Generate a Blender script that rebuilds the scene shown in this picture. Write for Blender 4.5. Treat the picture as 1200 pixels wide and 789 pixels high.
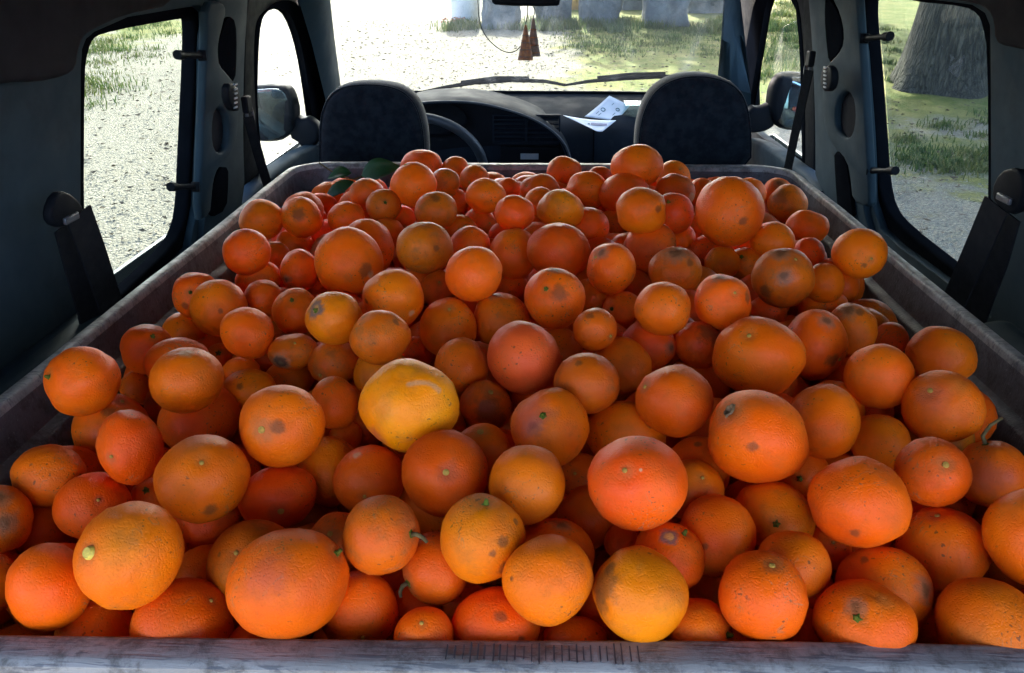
import bpy, bmesh, math, random
import numpy as np
from mathutils import Vector, Matrix, Quaternion, noise as mnoise
R = math.radians
for o in list(bpy.data.objects): bpy.data.objects.remove(o)
scene = bpy.context.scene
COL = scene.collection

# ---------------------------------------------------------------- camera
cam_d = bpy.data.cameras.new('camera'); cam = bpy.data.objects.new('camera', cam_d); COL.objects.link(cam)
cam_d.sensor_width = 36.0; cam_d.lens = 27.99; cam_d.clip_start = 0.02; cam_d.clip_end = 2000
cam.location = (0, 0, 1.6)
cam.rotation_euler = (R(90 - 24.921), 0, R(2.0597))
scene.camera = cam
# ---------------------------------------------------------------- light
SUN_EL, SUN_AZ = 34.0, -3.0           # degrees, azimuth measured from +Y towards +X
w = bpy.data.worlds.new('World'); scene.world = w; w.use_nodes = True
nt = w.node_tree; nt.nodes.clear()
sky = nt.nodes.new('ShaderNodeTexSky'); sky.sky_type = 'NISHITA'; sky.sun_disc = False
sky.sun_elevation = R(SUN_EL); sky.sun_rotation = R(SUN_AZ)
sky.altitude = 50; sky.air_density = 0.45; sky.dust_density = 2.5; sky.ozone_density = 1.0
bg = nt.nodes.new('ShaderNodeBackground'); bg.inputs[1].default_value = 0.15
wo = nt.nodes.new('ShaderNodeOutputWorld')
nt.links.new(sky.outputs[0], bg.inputs[0]); nt.links.new(bg.outputs[0], wo.inputs[0])
sd = bpy.data.lights.new('sun', 'SUN'); sd.energy = 2.0; sd.angle = R(0.53); sd.color = (1.0, 0.95, 0.86)
sun = bpy.data.objects.new('sun', sd); COL.objects.link(sun)
dirv = Vector((math.sin(R(SUN_AZ)) * math.cos(R(SUN_EL)), math.cos(R(SUN_AZ)) * math.cos(R(SUN_EL)), math.sin(R(SUN_EL))))
sun.rotation_euler = dirv.to_track_quat('Z', 'Y').to_euler(); sun.location = dirv * 30
vs = scene.view_settings
vs.view_transform = 'Standard'; vs.look = 'None'; vs.gamma = 1.0; vs.use_curve_mapping = False
vs.exposure = 3.82
scene.render.engine = 'CYCLES'
scene.cycles.max_bounces = 5; scene.cycles.diffuse_bounces = 4; scene.cycles.glossy_bounces = 3; scene.cycles.transparent_max_bounces = 12
scene.cycles.sample_clamp_indirect = 6

# ---------------------------------------------------------------- helpers
def link_obj(name, me, mat=None, parent=None):
    o = bpy.data.objects.new(name, me); COL.objects.link(o)
    if mat is not None and me is not None and not me.materials: me.materials.append(mat)
    if parent is not None: o.parent = parent
    return o
def tag(o, label=None, cat=None, group=None, kind=None):
    if label: o['label'] = label
    if cat: o['category'] = cat
    if group: o['group'] = group
    if kind: o['kind'] = kind
    return o
def empty(name, loc=(0, 0, 0)):
    o = bpy.data.objects.new(name, None); o.location = loc; o.empty_display_size = 0.1; COL.objects.link(o); return o
def put(o, parent):
    """parent keeping the world place (parents here are only translated)"""
    o.parent = parent; o.location = Vector(o.location) - Vector(parent_world(parent)); return o
def parent_world(p):
    v = Vector(p.location)
    while p.parent: p = p.parent; v += Vector(p.location)
    return v
def mesh(name, verts, faces, mat, parent=None, smooth=False, angle=None, fix=True):
    me = bpy.data.meshes.new(name); me.from_pydata([tuple(v) for v in verts], [], [tuple(f) for f in faces])
    if fix:
        bm = bmesh.new(); bm.from_mesh(me); bmesh.ops.recalc_face_normals(bm, faces=bm.faces); bm.to_mesh(me); bm.free()
    if smooth: me.polygons.foreach_set('use_smooth', [True] * len(me.polygons))
    if angle is not None: me.set_sharp_from_angle(angle=R(angle))
    o = link_obj(name, me, mat)
    if parent is not None:
        o.parent = parent; o.location = -parent_world(parent)
    return o
def bake(o):
    """apply modifiers to the mesh"""
    dg = bpy.context.evaluated_depsgraph_get(); me = bpy.data.meshes.new_from_object(o.evaluated_get(dg))
    o.modifiers.clear(); o.data = me; return o
def chaikin(pts, n=2, closed=True):
    pts = [Vector(p) for p in pts]
    for _ in range(n):
        out = []; m = len(pts)
        rng = range(m) if closed else range(m - 1)
        if not closed: out.append(pts[0])
        for i in rng:
            a, b = pts[i], pts[(i + 1) % m]
            out += [a * .75 + b * .25, a * .25 + b * .75]
        if not closed: out.append(pts[-1])
        pts = out
    return pts
def plate(name, loops, thick, bev, fmap, mat, parent, sm=1, res=2):
    """flat outline (with holes) given thickness and rounded edges, then mapped into place"""
    cu = bpy.data.curves.new(name, 'CURVE'); cu.dimensions = '2D'; cu.fill_mode = 'BOTH'
    cu.extrude = max(thick / 2 - bev, 1e-4); cu.bevel_depth = bev; cu.bevel_resolution = res; cu.offset = -bev
    for lp in loops:
        p2 = chaikin([(a, b, 0) for a, b in lp], sm) if sm else [Vector((a, b, 0)) for a, b in lp]
        s = cu.splines.new('POLY'); s.points.add(len(p2) - 1); s.use_cyclic_u = True
        for q, p in zip(s.points, p2): q.co = (p[0], p[1], 0, 1)
    t = bpy.data.objects.new('tmp', cu); COL.objects.link(t)
    dg = bpy.context.evaluated_depsgraph_get(); me = bpy.data.meshes.new_from_object(t.evaluated_get(dg))
    bpy.data.objects.remove(t); bpy.data.curves.remove(cu)
    bm = bmesh.new(); bm.from_mesh(me)
    bmesh.ops.remove_doubles(bm, verts=bm.verts, dist=1e-5)
    for v in bm.verts: v.co = Vector(fmap(v.co.x, v.co.y, v.co.z))
    bmesh.ops.recalc_face_normals(bm, faces=bm.faces)
    bm.to_mesh(me); bm.free()
    me.polygons.foreach_set('use_smooth', [True] * len(me.polygons)); me.set_sharp_from_angle(angle=R(40))
    me.name = name; me.materials.clear()
    o = link_obj(name, me, mat)
    if parent is not None: o.parent = parent; o.location = -parent_world(parent)
    return o
def tube(pts, r, n=8, caps=True, close=False):
    pts = [Vector(p) for p in pts]; m = len(pts); rr = r if isinstance(r, (list, tuple)) else [r] * m
    V, F = [], []
    ref = None
    for i, p in enumerate(pts):
        if close: d = pts[(i + 1) % m] - pts[i - 1]
        else: d = pts[min(i + 1, m - 1)] - pts[max(i - 1, 0)]
        d.normalize()
        if ref is None: ref = d.orthogonal().normalized()
        ref = (ref - d * ref.dot(d)).normalized(); b = d.cross(ref)
        for k in range(n):
            a = 2 * math.pi * k / n; V.append(p + (ref * math.cos(a) + b * math.sin(a)) * rr[i])
    for i in range(m if close else m - 1):
        for k in range(n):
            j = (i + 1) % m
            F.append((i * n + k, i * n + (k + 1) % n, j * n + (k + 1) % n, j * n + k))
    if caps and not close: F.append(tuple(range(n - 1, -1, -1))); F.append(tuple(range((m - 1) * n, m * n)))
    return V, F
def ribbon(pts, wv, th, widths=None):
    """strap: flat band along pts; wv width vector(s), th thickness vector"""
    V, F = [], []
    m = len(pts)
    for i, p in enumerate(pts):
        p = Vector(p); a = Vector(wv[i] if isinstance(wv, list) else wv) / 2; t = Vector(th) / 2
        V += [p - a - t, p + a - t, p + a + t, p - a + t]
    for i in range(m - 1):
        for k in range(4): F.append((i * 4 + k, i * 4 + (k + 1) % 4, i * 4 + 4 + (k + 1) % 4, i * 4 + 4 + k))
    F += [(0, 1, 2, 3), tuple(range(4 * m - 4, 4 * m))]
    return V, F
def boxv(c, s, rot=None):
    c = Vector(c); V = []
    for x in (-.5, .5):
        for y in (-.5, .5):
            for z in (-.5, .5):
                v = Vector((x * s[0], y * s[1], z * s[2]))
                if rot is not None: v = rot @ v
                V.append(c + v)
    F = [(0, 1, 3, 2), (4, 6, 7, 5), (0, 4, 5, 1), (2, 3, 7, 6), (0, 2, 6, 4), (1, 5, 7, 3)]
    return V, F
def join(parts):
    V, F = [], []
    for v, f in parts:
        n = len(V); V += list(v); F += [tuple(i + n for i in q) for q in f]
    return V, F
def bevel(o, wdt=.004, seg=2):
    m = o.modifiers.new('b', 'BEVEL'); m.width = wdt; m.segments = seg; m.limit_method = 'ANGLE'; m.angle_limit = R(40)
    o.data.polygons.foreach_set('use_smooth', [True] * len(o.data.polygons)); o.data.set_sharp_from_angle(angle=R(50))
    return bake(o)

# ---------------------------------------------------------------- materials
def N(nt, t, **k):
    n = nt.nodes.new(t)
    for a, b in k.items():
        if a == 'inp':
            for i, v in b.items(): n.inputs[i].default_value = v
        else: setattr(n, a, b)
    return n
def newmat(name):
    m = bpy.data.materials.new(name); m.use_nodes = True; nt = m.node_tree
    return m, nt, nt.nodes['Principled BSDF']
def mixc(nt, fac, a, b):
    n = N(nt, 'ShaderNodeMix', data_type='RGBA')
    for s, v in ((0, fac), (6, a), (7, b)):
        if hasattr(v, 'is_linked') or hasattr(v, 'links'): nt.links.new(v, n.inputs[s])
        elif s == 0: n.inputs[0].default_value = v
        else: n.inputs[s].default_value = (*v, 1)
    return n.outputs[2]
def ramp(nt, src, lo, hi, a=0., b=1., smooth=True):
    n = N(nt, 'ShaderNodeMapRange', interpolation_type='SMOOTHSTEP' if smooth else 'LINEAR', inp={1: lo, 2: hi, 3: a, 4: b})
    nt.links.new(src, n.inputs[0]); return n.outputs[0]
def mathn(nt, op, a, b=None):
    n = N(nt, 'ShaderNodeMath', operation=op)
    for i, v in enumerate((a, b)):
        if v is None: continue
        if isinstance(v, (int, float)): n.inputs[i].default_value = v
        else: nt.links.new(v, n.inputs[i])
    return n.outputs[0]
def noisen(nt, vec, scale, detail=3, rough=.55, dist=0.):
    n = N(nt, 'ShaderNodeTexNoise', inp={'Scale': scale, 'Detail': detail, 'Roughness': rough, 'Distortion': dist})
    nt.links.new(vec, n.inputs['Vector']); return n
def simple(name, c1, c2=None, rough=.6, scale=8, bump=.15, bscale=400, bdist=.0006, spec=.5, metal=0., dirt=None, dscale=14):
    m, nt, b = newmat(name); tc = N(nt, 'ShaderNodeTexCoord')
    ob = tc.outputs['Object']
    n = noisen(nt, ob, scale, 4, .6)
    col = mixc(nt, ramp(nt, n.outputs[0], .35, .65), c1, c2 or tuple(x * .75 for x in c1))
    if dirt:
        d = noisen(nt, ob, dscale, 6, .7); col = mixc(nt, ramp(nt, d.outputs[0], .52, .72, 0, .6), col, dirt)
    nt.links.new(col, b.inputs['Base Color'])
    r = noisen(nt, ob, scale * 3, 3); nt.links.new(ramp(nt, r.outputs[0], .2, .8, rough - .1, min(rough + .12, 1)), b.inputs['Roughness'])
    b.inputs['Specular IOR Level'].default_value = spec; b.inputs['Metallic'].default_value = metal
    if bump:
        f = noisen(nt, ob, bscale, 2, .5); bn = N(nt, 'ShaderNodeBump', inp={'Strength': bump, 'Distance': bdist})
        nt.links.new(f.outputs[0], bn.inputs['Height']); nt.links.new(bn.outputs[0], b.inputs['Normal'])
    return m
M = {}
M['trim'] = simple('grey_trim_plastic', (.025, .042, .052), (.020, .035, .044), .7, 5, .25, 700, spec=.06, dirt=(.016, .023, .027), dscale=6)
M['liner'] = simple('headliner_cloth', (.020, .019, .021), (.014, .0135, .015), .9, 9, .5, 900, spec=.05)
M['rubber'] = simple('black_rubber', (.006, .007, .009), None, .7, 12, .1, spec=0.)
M['darkplastic'] = simple('black_plastic', (.008, .009, .011), None, .55, 10, .2, 800, spec=.05)
M['dash'] = simple('dashboard_plastic', (.013, .018, .025), (.010, .014, .019), .8, 6, .3, 900, spec=.08, dirt=(.026, .03, .034))
M['wheel'] = simple('wheel_grip', (.05, .06, .07), (.04, .048, .056), .38, 12, .2, 800, spec=.5)
M['webbing'] = simple('belt_webbing', (.006, .0065, .008), None, .8, 20, .5, 1500, spec=.2)
M['fabric'] = simple('seat_velour', (.0035, .006, .010), (.010, .0145, .020), .95, 55, .6, 1200, spec=.15)
M['fabric'].node_tree.nodes['Principled BSDF'].inputs['Sheen Weight'].default_value = .15
M['fabric'].node_tree.nodes['Principled BSDF'].inputs['Sheen Roughness'].default_value = .4
M['chrome'] = simple('buckle_metal', (.06, .062, .066), None, .45, 20, .1)
M['paint'] = simple('dark_green_paint', (.02, .06, .065), (.018, .055, .06), .3, 3, 0)
M['carpet'] = simple('load_floor_carpet', (.04, .04, .042), None, .95, 20, .8, 600, spec=.1)
M['vinyl'] = simple('white_print_paper', (.72, .76, .80), (.66, .70, .76), .6, 20, 0)
M['ink'] = simple('teal_ink', (.05, .16, .18), None, .6, 20, 0)
M['inkband'] = simple('mauve_ink', (.28, .28, .40), None, .6, 20, 0)
M['label'] = simple('silver_label', (.30, .32, .34), None, .4, 20, 0)
M['stemtan'] = simple('stem_tan', (.50, .26, .04), (.36, .17, .03), .7, 300, .4, 2500, spec=.1)
M['stempale'] = simple('stem_pale_yellow', (.70, .50, .06), (.50, .33, .04), .6, 300, .3, 2500)
M['stemgreen'] = simple('stem_green', (.075, .105, .008), (.13, .10, .012), .7, 250, .4, 2500, spec=.1)
M['twig'] = simple('dry_twig', (.16, .10, .035), (.09, .06, .02), .8, 200, .6, 1800, spec=.1)
M['naveldark'] = simple('navel_brown', (.10, .045, .015), (.26, .13, .04), .7, 260, .8, 1500)
def glass(name, tint, dust):
    m, nt, b = newmat(name); out = nt.nodes['Material Output']; nt.nodes.remove(b)
    tr = N(nt, 'ShaderNodeBsdfTransparent'); tr.inputs[0].default_value = (*tint, 1)
    gl = N(nt, 'ShaderNodeBsdfGlossy'); gl.inputs['Roughness'].default_value = .02
    df = N(nt, 'ShaderNodeBsdfTranslucent'); df.inputs[0].default_value = (.75, .8, .8, 1)
    lw = N(nt, 'ShaderNodeLayerWeight'); lw.inputs[0].default_value = .5
    tc = N(nt, 'ShaderNodeTexCoord'); mp = N(nt, 'ShaderNodeMapping'); mp.inputs['Scale'].default_value = (3.0, 1.0, 1.0); mp.inputs['Rotation'].default_value = (0, .6, .5)
    nt.links.new(tc.outputs['Object'], mp.inputs[0]); n = noisen(nt, mp.outputs[0], 2.2, 5, .65, .6)
    f = ramp(nt, n.outputs[0], .48, .78, dust * .15, dust)
    m1 = N(nt, 'ShaderNodeMixShader'); m2 = N(nt, 'ShaderNodeMixShader')
    nt.links.new(f, m1.inputs[0]); nt.links.new(tr.outputs[0], m1.inputs[1]); nt.links.new(df.outputs[0], m1.inputs[2])
    fs = mathn(nt, 'ADD', mathn(nt, 'MULTIPLY', mathn(nt, 'POWER', lw.outputs['Facing'], 5.), .4), .012)
    nt.links.new(fs, m2.inputs[0]); nt.links.new(m1.outputs[0], m2.inputs[1]); nt.links.new(gl.outputs[0], m2.inputs[2])
    nt.links.new(m2.outputs[0], out.inputs[0]); return m
M['glass'] = glass('door_glass_pane', (.90, .95, .93), .012)
M['tinted'] = glass('tinted_side_glass', (.64, .69, .665), .012)
M['windscreen'] = glass('windscreen_glass', (.74, .775, .745), .06)
M['clearbox'] = glass('clear_plastic', (.75, .85, .85), .25)
m, nt, b = newmat('mirror_glass'); b.inputs['Metallic'].default_value = 1; b.inputs['Roughness'].default_value = .03; b.inputs['Base Color'].default_value = (.34, .40, .43, 1); M['mirror'] = m

def crate_mat(name, base, base2, dirt, amount, scr):
    m, nt, b = newmat(name); tc = N(nt, 'ShaderNodeTexCoord'); ob = tc.outputs['Object']
    n = noisen(nt, ob, 7, 4, .6); col = mixc(nt, ramp(nt, n.outputs[0], .35, .65), base, base2)
    d = noisen(nt, ob, 48, 8, .75, .2); col = mixc(nt, ramp(nt, d.outputs[0], .54 - .05 * amount, .66, 0, .8), col, dirt)
    mp = N(nt, 'ShaderNodeMapping'); mp.inputs['Scale'].default_value = (26, 300, 120); mp.inputs['Rotation'].default_value = (.1, .1, .35)
    nt.links.new(ob, mp.inputs[0]); s = noisen(nt, mp.outputs[0], 1.0, 3, .6, .8)
    col = mixc(nt, ramp(nt, s.outputs[0], .57, .63, 0, scr * .8), col, (.055, .055, .06))
    d2 = noisen(nt, ob, 13, 8, .78, .0); col = mixc(nt, ramp(nt, d2.outputs[0], .585, .64, 0, .75 * scr), col, (.035, .036, .042))
    s2 = noisen(nt, ob, 260, 2, .5); col = mixc(nt, ramp(nt, s2.outputs[0], .64, .76, 0, .22), col, (.38, .38, .37))
    nt.links.new(col, b.inputs['Base Color']); nt.links.new(ramp(nt, d.outputs[0], .3, .7, .42, .75), b.inputs['Roughness'])
    bn = N(nt, 'ShaderNodeBump', inp={'Strength': .5, 'Distance': .0012}); nt.links.new(mathn(nt, 'ADD', d.outputs[0], s.outputs[0]), bn.inputs['Height']); nt.links.new(bn.outputs[0], b.inputs['Normal'])
    return m
M['rim'] = crate_mat('crate_rim_plastic', (.29, .262, .222), (.20, .178, .148), (.075, .058, .043), 2.0, .8)
M['tick'] = simple('grimy_groove', (.045, .043, .042), None, .8, 60, 0)
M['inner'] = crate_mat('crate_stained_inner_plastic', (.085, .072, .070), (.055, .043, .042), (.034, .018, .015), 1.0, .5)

PEEL = {'o': (.90, .128, .001), 'O': (.92, .15, .001), 'y': (.90, .172, .001), 'Y': (.93, .27, .001), 'r': (.90, .114, .001), 'R': (.90, .112, .012), 'd': (.80, .098, .002), 'b': (.72, .124, .002)}
def peel(name, code, spots):
    """orange skin: pitted, mottled, a little dusty; spots = (dir, size, colour, softness, strength)"""
    m, nt, b = newmat(name); L = nt.links.new
    base = PEEL[code]
    tc = N(nt, 'ShaderNodeTexCoord'); oi = N(nt, 'ShaderNodeObjectInfo'); ob = tc.outputs['Object']
    off = N(nt, 'ShaderNodeVectorMath', operation='MULTIPLY_ADD'); off.inputs[1].default_value = (1, 1, 1)
    cmb = N(nt, 'ShaderNodeCombineXYZ'); r13 = mathn(nt, 'MULTIPLY', oi.outputs['Random'], 7.3); r17 = mathn(nt, 'MULTIPLY', oi.outputs['Random'], 3.1)
    L(r13, cmb.inputs[0]); L(r17, cmb.inputs[1]); L(r13, cmb.inputs[2]); L(ob, off.inputs[0]); L(cmb.outputs[0], off.inputs[2]); vec = off.outputs[0]
    n1 = noisen(nt, vec, 26, 2, .5)
    warm = tuple(min(1, a * q) for a, q in zip(base, (1.04, 1.32, 1.))); red = tuple(a * q for a, q in zip(base, (.95, .80, 1.)))
    col = mixc(nt, ramp(nt, n1.outputs[0], .36, .66), red, base)
    n1b = noisen(nt, vec, 14, 1, .5); col = mixc(nt, ramp(nt, n1b.outputs[0], .52, .75, 0, .55), col, warm)
    n2 = noisen(nt, vec, 55, 4, .68); hv = {'b': .62, 'y': .36}.get(code, .25)
    col = mixc(nt, ramp(nt, n2.outputs[0], .46, .76, 0, hv), col, (.24, .085, .018))
    n3 = noisen(nt, vec, 330, 1, .5); n3b = n1
    fr = mathn(nt, 'MULTIPLY', ramp(nt, n3.outputs[0], .66, .74, 0, .75), ramp(nt, n3b.outputs[0], .48, .62))
    col = mixc(nt, fr, col, (.13, .045, .012))
    scn = noisen(nt, vec, 48, 2, .5, 1.4); ln = ramp(nt, mathn(nt, 'ABSOLUTE', mathn(nt, 'SUBTRACT', scn.outputs[0], .5)), .011, .002)
    col = mixc(nt, mathn(nt, 'MULTIPLY', ln, ramp(nt, n1.outputs[0], .54, .64, 0, .55)), col, (.36, .15, .05))
    vv = N(nt, 'ShaderNodeVectorMath', operation='NORMALIZE'); L(ob, vv.inputs[0])
    wob = noisen(nt, vec, 130, 4, .65) if spots else None
    for (d, size, c, soft, strength) in spots:
        sc = N(nt, 'ShaderNodeVectorMath', operation='MULTIPLY_ADD'); k = size * (1.1 if soft > .3 else .5)
        wc = N(nt, 'ShaderNodeVectorMath', operation='SUBTRACT'); L(wob.outputs['Color'], wc.inputs[0]); wc.inputs[1].default_value = (.5, .5, .5)
        L(wc.outputs[0], sc.inputs[0]); sc.inputs[1].default_value = (k * 1.6,) * 3; L(vv.outputs[0], sc.inputs[2])
        ds = N(nt, 'ShaderNodeVectorMath', operation='DISTANCE'); L(sc.outputs[0], ds.inputs[0]); ds.inputs[1].default_value = d
        col = mixc(nt, ramp(nt, ds.outputs['Value'], size * (1 + soft), size * (1 - soft), 0, strength), col, c)
    hs = N(nt, 'ShaderNodeHueSaturation'); rnd2 = mathn(nt, 'FRACT', mathn(nt, 'MULTIPLY', oi.outputs['Random'], 37.7))
    L(ramp(nt, oi.outputs['Random'], 0, 1, .494, .506, False), hs.inputs['Hue']); L(ramp(nt, rnd2, 0, 1, .82, 1.12, False), hs.inputs['Value']); hs.inputs['Saturation'].default_value = 1.0
    L(col, hs.inputs['Color']); L(hs.outputs[0], b.inputs['Base Color'])
    pit = noisen(nt, vec, 680, 0, .5)
    h = mathn(nt, 'ADD', ramp(nt, pit.outputs[0], .50, .70, .5, 0), mathn(nt, 'MULTIPLY', n2.outputs[0], .16))
    b1 = N(nt, 'ShaderNodeBump', inp={'Strength': .34, 'Distance': .0011}); L(h, b1.inputs['Height']); L(b1.outputs[0], b.inputs['Normal'])
    L(ramp(nt, n2.outputs[0], .3, .7, .40, .62), b.inputs['Roughness'])
    b.inputs['Specular IOR Level'].default_value = .16
    return m
PM = {c: peel('orange_peel_' + n, c, []) for c, n in (('o', 'plain'), ('O', 'bright'), ('y', 'yellowish'), ('Y', 'yellow'), ('r', 'reddish'), ('R', 'pink'), ('b', 'russet'), ('d', 'dark'))}

# ================================================================ THE SETTING
SL = .06
def gz(x, y): return SL * (y - 1) if y > 1 else 0.
def ground_material():
    m, nt, b = newmat('gravel_and_turf'); L = nt.links.new
    geo = N(nt, 'ShaderNodeNewGeometry'); P = geo.outputs['Position']
    big = noisen(nt, P, .55, 5, .62, .3); mid = noisen(nt, P, 3.5, 5, .65)
    v1 = N(nt, 'ShaderNodeTexVoronoi', inp={'Scale': 52., 'Randomness': 1.}); L(P, v1.inputs['Vector'])
    v2 = N(nt, 'ShaderNodeTexVoronoi', inp={'Scale': 75.}); L(P, v2.inputs['Vector'])
    sep = N(nt, 'ShaderNodeSeparateColor'); L(v1.outputs['Color'], sep.inputs[0])
    stone = mixc(nt, sep.outputs[0], (.20, .178, .138), (.30, .27, .21))
    stone = mixc(nt, ramp(nt, v1.outputs['Distance'], .35, .75, 0, .6), stone, (.17, .155, .13))
    fine = noisen(nt, P, 60, 4, .7); stone = mixc(nt, ramp(nt, fine.outputs[0], .52, .68, 0, .5), stone, (.10, .085, .06))
    stone = mixc(nt, ramp(nt, mid.outputs[0], .5, .75, 0, .4), stone, (.17, .14, .09))
    turf = mixc(nt, ramp(nt, mid.outputs[0], .35, .65), (.11, .14, .022), (.22, .20, .06))
    turf = mixc(nt, ramp(nt, fine.outputs[0], .45, .7, 0, .6), turf, (.08, .10, .025))
    sx = N(nt, 'ShaderNodeSeparateXYZ'); L(P, sx.inputs[0])
    # turf takes over to the right of the drive and at its far left verge
    rx = ramp(nt, sx.outputs[0], -.6, 3.2, -.30, .10); lx = ramp(nt, sx.outputs[0], -3.6, -6.5, 0, .30)
    far = mathn(nt, 'ADD', mathn(nt, 'MULTIPLY', ramp(nt, sx.outputs[1], 7.0, 9.5, 0, .34), ramp(nt, sx.outputs[0], -.5, 1.0)), ramp(nt, sx.outputs[1], 11.5, 14.0, 0, .14)); nr = ramp(nt, sx.outputs[1], 8.5, 5.0, 0, -.20)
    a = mathn(nt, 'ADD', big.outputs[0], rx); a = mathn(nt, 'ADD', a, lx); a = mathn(nt, 'ADD', a, far); a = mathn(nt, 'ADD', a, nr)
    a = mathn(nt, 'ADD', a, mathn(nt, 'MULTIPLY', mathn(nt, 'SUBTRACT', mid.outputs[0], .5), .35))
    msk = ramp(nt, a, .44, .58)
    L(mixc(nt, msk, stone, turf), b.inputs['Base Color']); b.inputs['Roughness'].default_value = .95; b.inputs['Specular IOR Level'].default_value = .2
    h = mathn(nt, 'SUBTRACT', 1., v1.outputs['Distance']); h = mathn(nt, 'ADD', h, mathn(nt, 'MULTIPLY', mathn(nt, 'SUBTRACT', 1., v2.outputs['Distance']), .4))
    h = mathn(nt, 'ADD', h, mathn(nt, 'MULTIPLY', fine.outputs[0], .5))
    bn = N(nt, 'ShaderNodeBump', inp={'Strength': .8, 'Distance': .012}); L(h, bn.inputs['Height']); L(bn.outputs[0], b.inputs['Normal'])
    return m
M['ground'] = ground_material()
xs = [-400, -120, -40, -15, -8, -4, 0, 4, 8, 15, 40, 120, 400]; ys = [-400, -100, -30, -8, 1, 4, 8, 12, 16, 22, 30, 60, 120, 400]
V = []; F = []
for y in ys:
    for x in xs: V.append((x, y, gz(x, min(y, 40)) ))
for j in range(len(ys) - 1):
    for i in range(len(xs) - 1): F.append((j * len(xs) + i, j * len(xs) + i + 1, (j + 1) * len(xs) + i + 1, (j + 1) * len(xs) + i))
g = mesh('ground', V, F, M['ground']); tag(g, kind='structure')

rng = random.Random(11)
def stuff_mesh(name, V, F, mat, label, cat):
    me = bpy.data.meshes.new(name); V = np.array(V, np.float32); me.from_pydata(V.tolist(), [], F); o = link_obj(name, me, mat)
    return tag(o, label, cat, kind='stuff')
# gravel: loose pebbles on the drive
M['pebble'] = simple('pebbles', (.31, .28, .225), (.20, .178, .138), .9, 23, 0, dirt=(.12, .10, .07), dscale=9)
V = []; F = []
def pebble(x, y, s):
    z = gz(x, y); n = len(V); a = rng.random() * 6.28; c, q = math.cos(a), math.sin(a); sx = s * rng.uniform(.7, 1.3); sy = s * rng.uniform(.6, 1.); h = s * rng.uniform(.45, .8)
    for px, py, pz in ((1, 0, .25), (0, 1, .3), (-1, 0, .2), (0, -1, .35), (.15, .1, 1)):
        px *= sx; py *= sy; V.append((x + px * c - py * q, y + px * q + py * c, z + pz * h - .003))
    F.extend([(n, n + 1, n + 4), (n + 1, n + 2, n + 4), (n + 2, n + 3, n + 4), (n + 3, n, n + 4)])
for _ in range(15000): # left of the van
    y = rng.uniform(3.4, 9.5); pebble(-y * rng.uniform(.32, .68), y, rng.uniform(.005, .013))
for _ in range(9000): # ahead
    y = rng.uniform(7.5, 14); pebble(y * rng.uniform(-.24, .05), y, rng.uniform(.006, .017))
for _ in range(3500): # right of the van
    y = rng.uniform(3.2, 6.2); pebble(y * rng.uniform(.28, .75), y, rng.uniform(.006, .016))
stuff_mesh('gravel', V, F, M['pebble'], 'pale loose gravel lying on the drive around the van', 'gravel')
# leaf litter blown over the gravel
M['litter'] = simple('dead_leaves', (.11, .075, .04), (.06, .042, .025), .8, 40, 0)
V = []; F = []
def litter(x, y):
    z = gz(x, y) + rng.uniform(.012, .024); n = len(V); a = rng.random() * 6.28; c, q = math.cos(a), math.sin(a); l = rng.uniform(.012, .03); t = rng.uniform(-.012, .014)
    for px, py, pz in ((-l, 0, 0), (0, -l * .4, t), (l, 0, .004), (0, l * .4, -t * .3)): V.append((x + px * c - py * q, y + px * q + py * c, z + pz))
    F.extend([(n, n + 1, n + 2), (n, n + 2, n + 3)])
for _ in range(1500): y = rng.uniform(3.4, 11); litter(-y * rng.uniform(.30, .70), y)
for _ in range(2200): y = rng.uniform(7.5, 14); litter(y * rng.uniform(-.24, .27), y)
for _ in range(900): y = rng.uniform(3.2, 8); litter(y * rng.uniform(.28, .75), y)
stuff_mesh('leaf_litter', V, F, M['litter'], 'small dead brown leaves scattered over gravel and grass', 'leaves')
# grass and weeds
def grass_mat():
    m, nt, b = newmat('grass_blades'); oi = N(nt, 'ShaderNodeNewGeometry'); n = noisen(nt, oi.outputs['Position'], 2.0, 4, .7)
    n2 = N(nt, 'ShaderNodeTexWhiteNoise', noise_dimensions='1D'); nt.links.new(oi.outputs['Random Per Island'], n2.inputs['W'])
    c = mixc(nt, ramp(nt, n.outputs[0], .35, .65), (.038, .082, .014), (.09, .11, .024)); c = mixc(nt, ramp(nt, n2.outputs['Value'], .6, 1, 0, .6), c, (.22, .19, .08))
    nt.links.new(c, b.inputs['Base Color']); b.inputs['Roughness'].default_value = .6
    b.inputs['Transmission Weight'].default_value = 0
    tl = N(nt, 'ShaderNodeBsdfTranslucent'); nt.links.new(c, tl.inputs[0]); mx = N(nt, 'ShaderNodeMixShader'); mx.inputs[0].default_value = .35
    out = nt.nodes['Material Output']; nt.links.new(b.outputs[0], mx.inputs[1]); nt.links.new(tl.outputs[0], mx.inputs[2]); nt.links.new(mx.outputs[0], out.inputs[0])
    return m
M['grass'] = grass_mat()
V = []; F = []
def blade(x, y, h):
    z = gz(x, y) - .005; n = len(V); a = rng.random() * 6.28; wv = .0035 + h * .03; l = h * rng.uniform(.1, .7); b2 = rng.random() * 6.28
    dx, dy = math.cos(a) * wv, math.sin(a) * wv; ex, ey = math.cos(b2) * l, math.sin(b2) * l
    V.extend([(x - dx, y - dy, z), (x + dx, y + dy, z), (x + dx * .7 + ex * .4, y + dy * .7 + ey * .4, z + h * .65), (x - dx * .7 + ex * .4, y - dy * .7 + ey * .4, z + h * .65), (x + ex, y + ey, z + h)])
    F.extend([(n, n + 1, n + 2, n + 3), (n + 3, n + 2, n + 4)])
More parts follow.
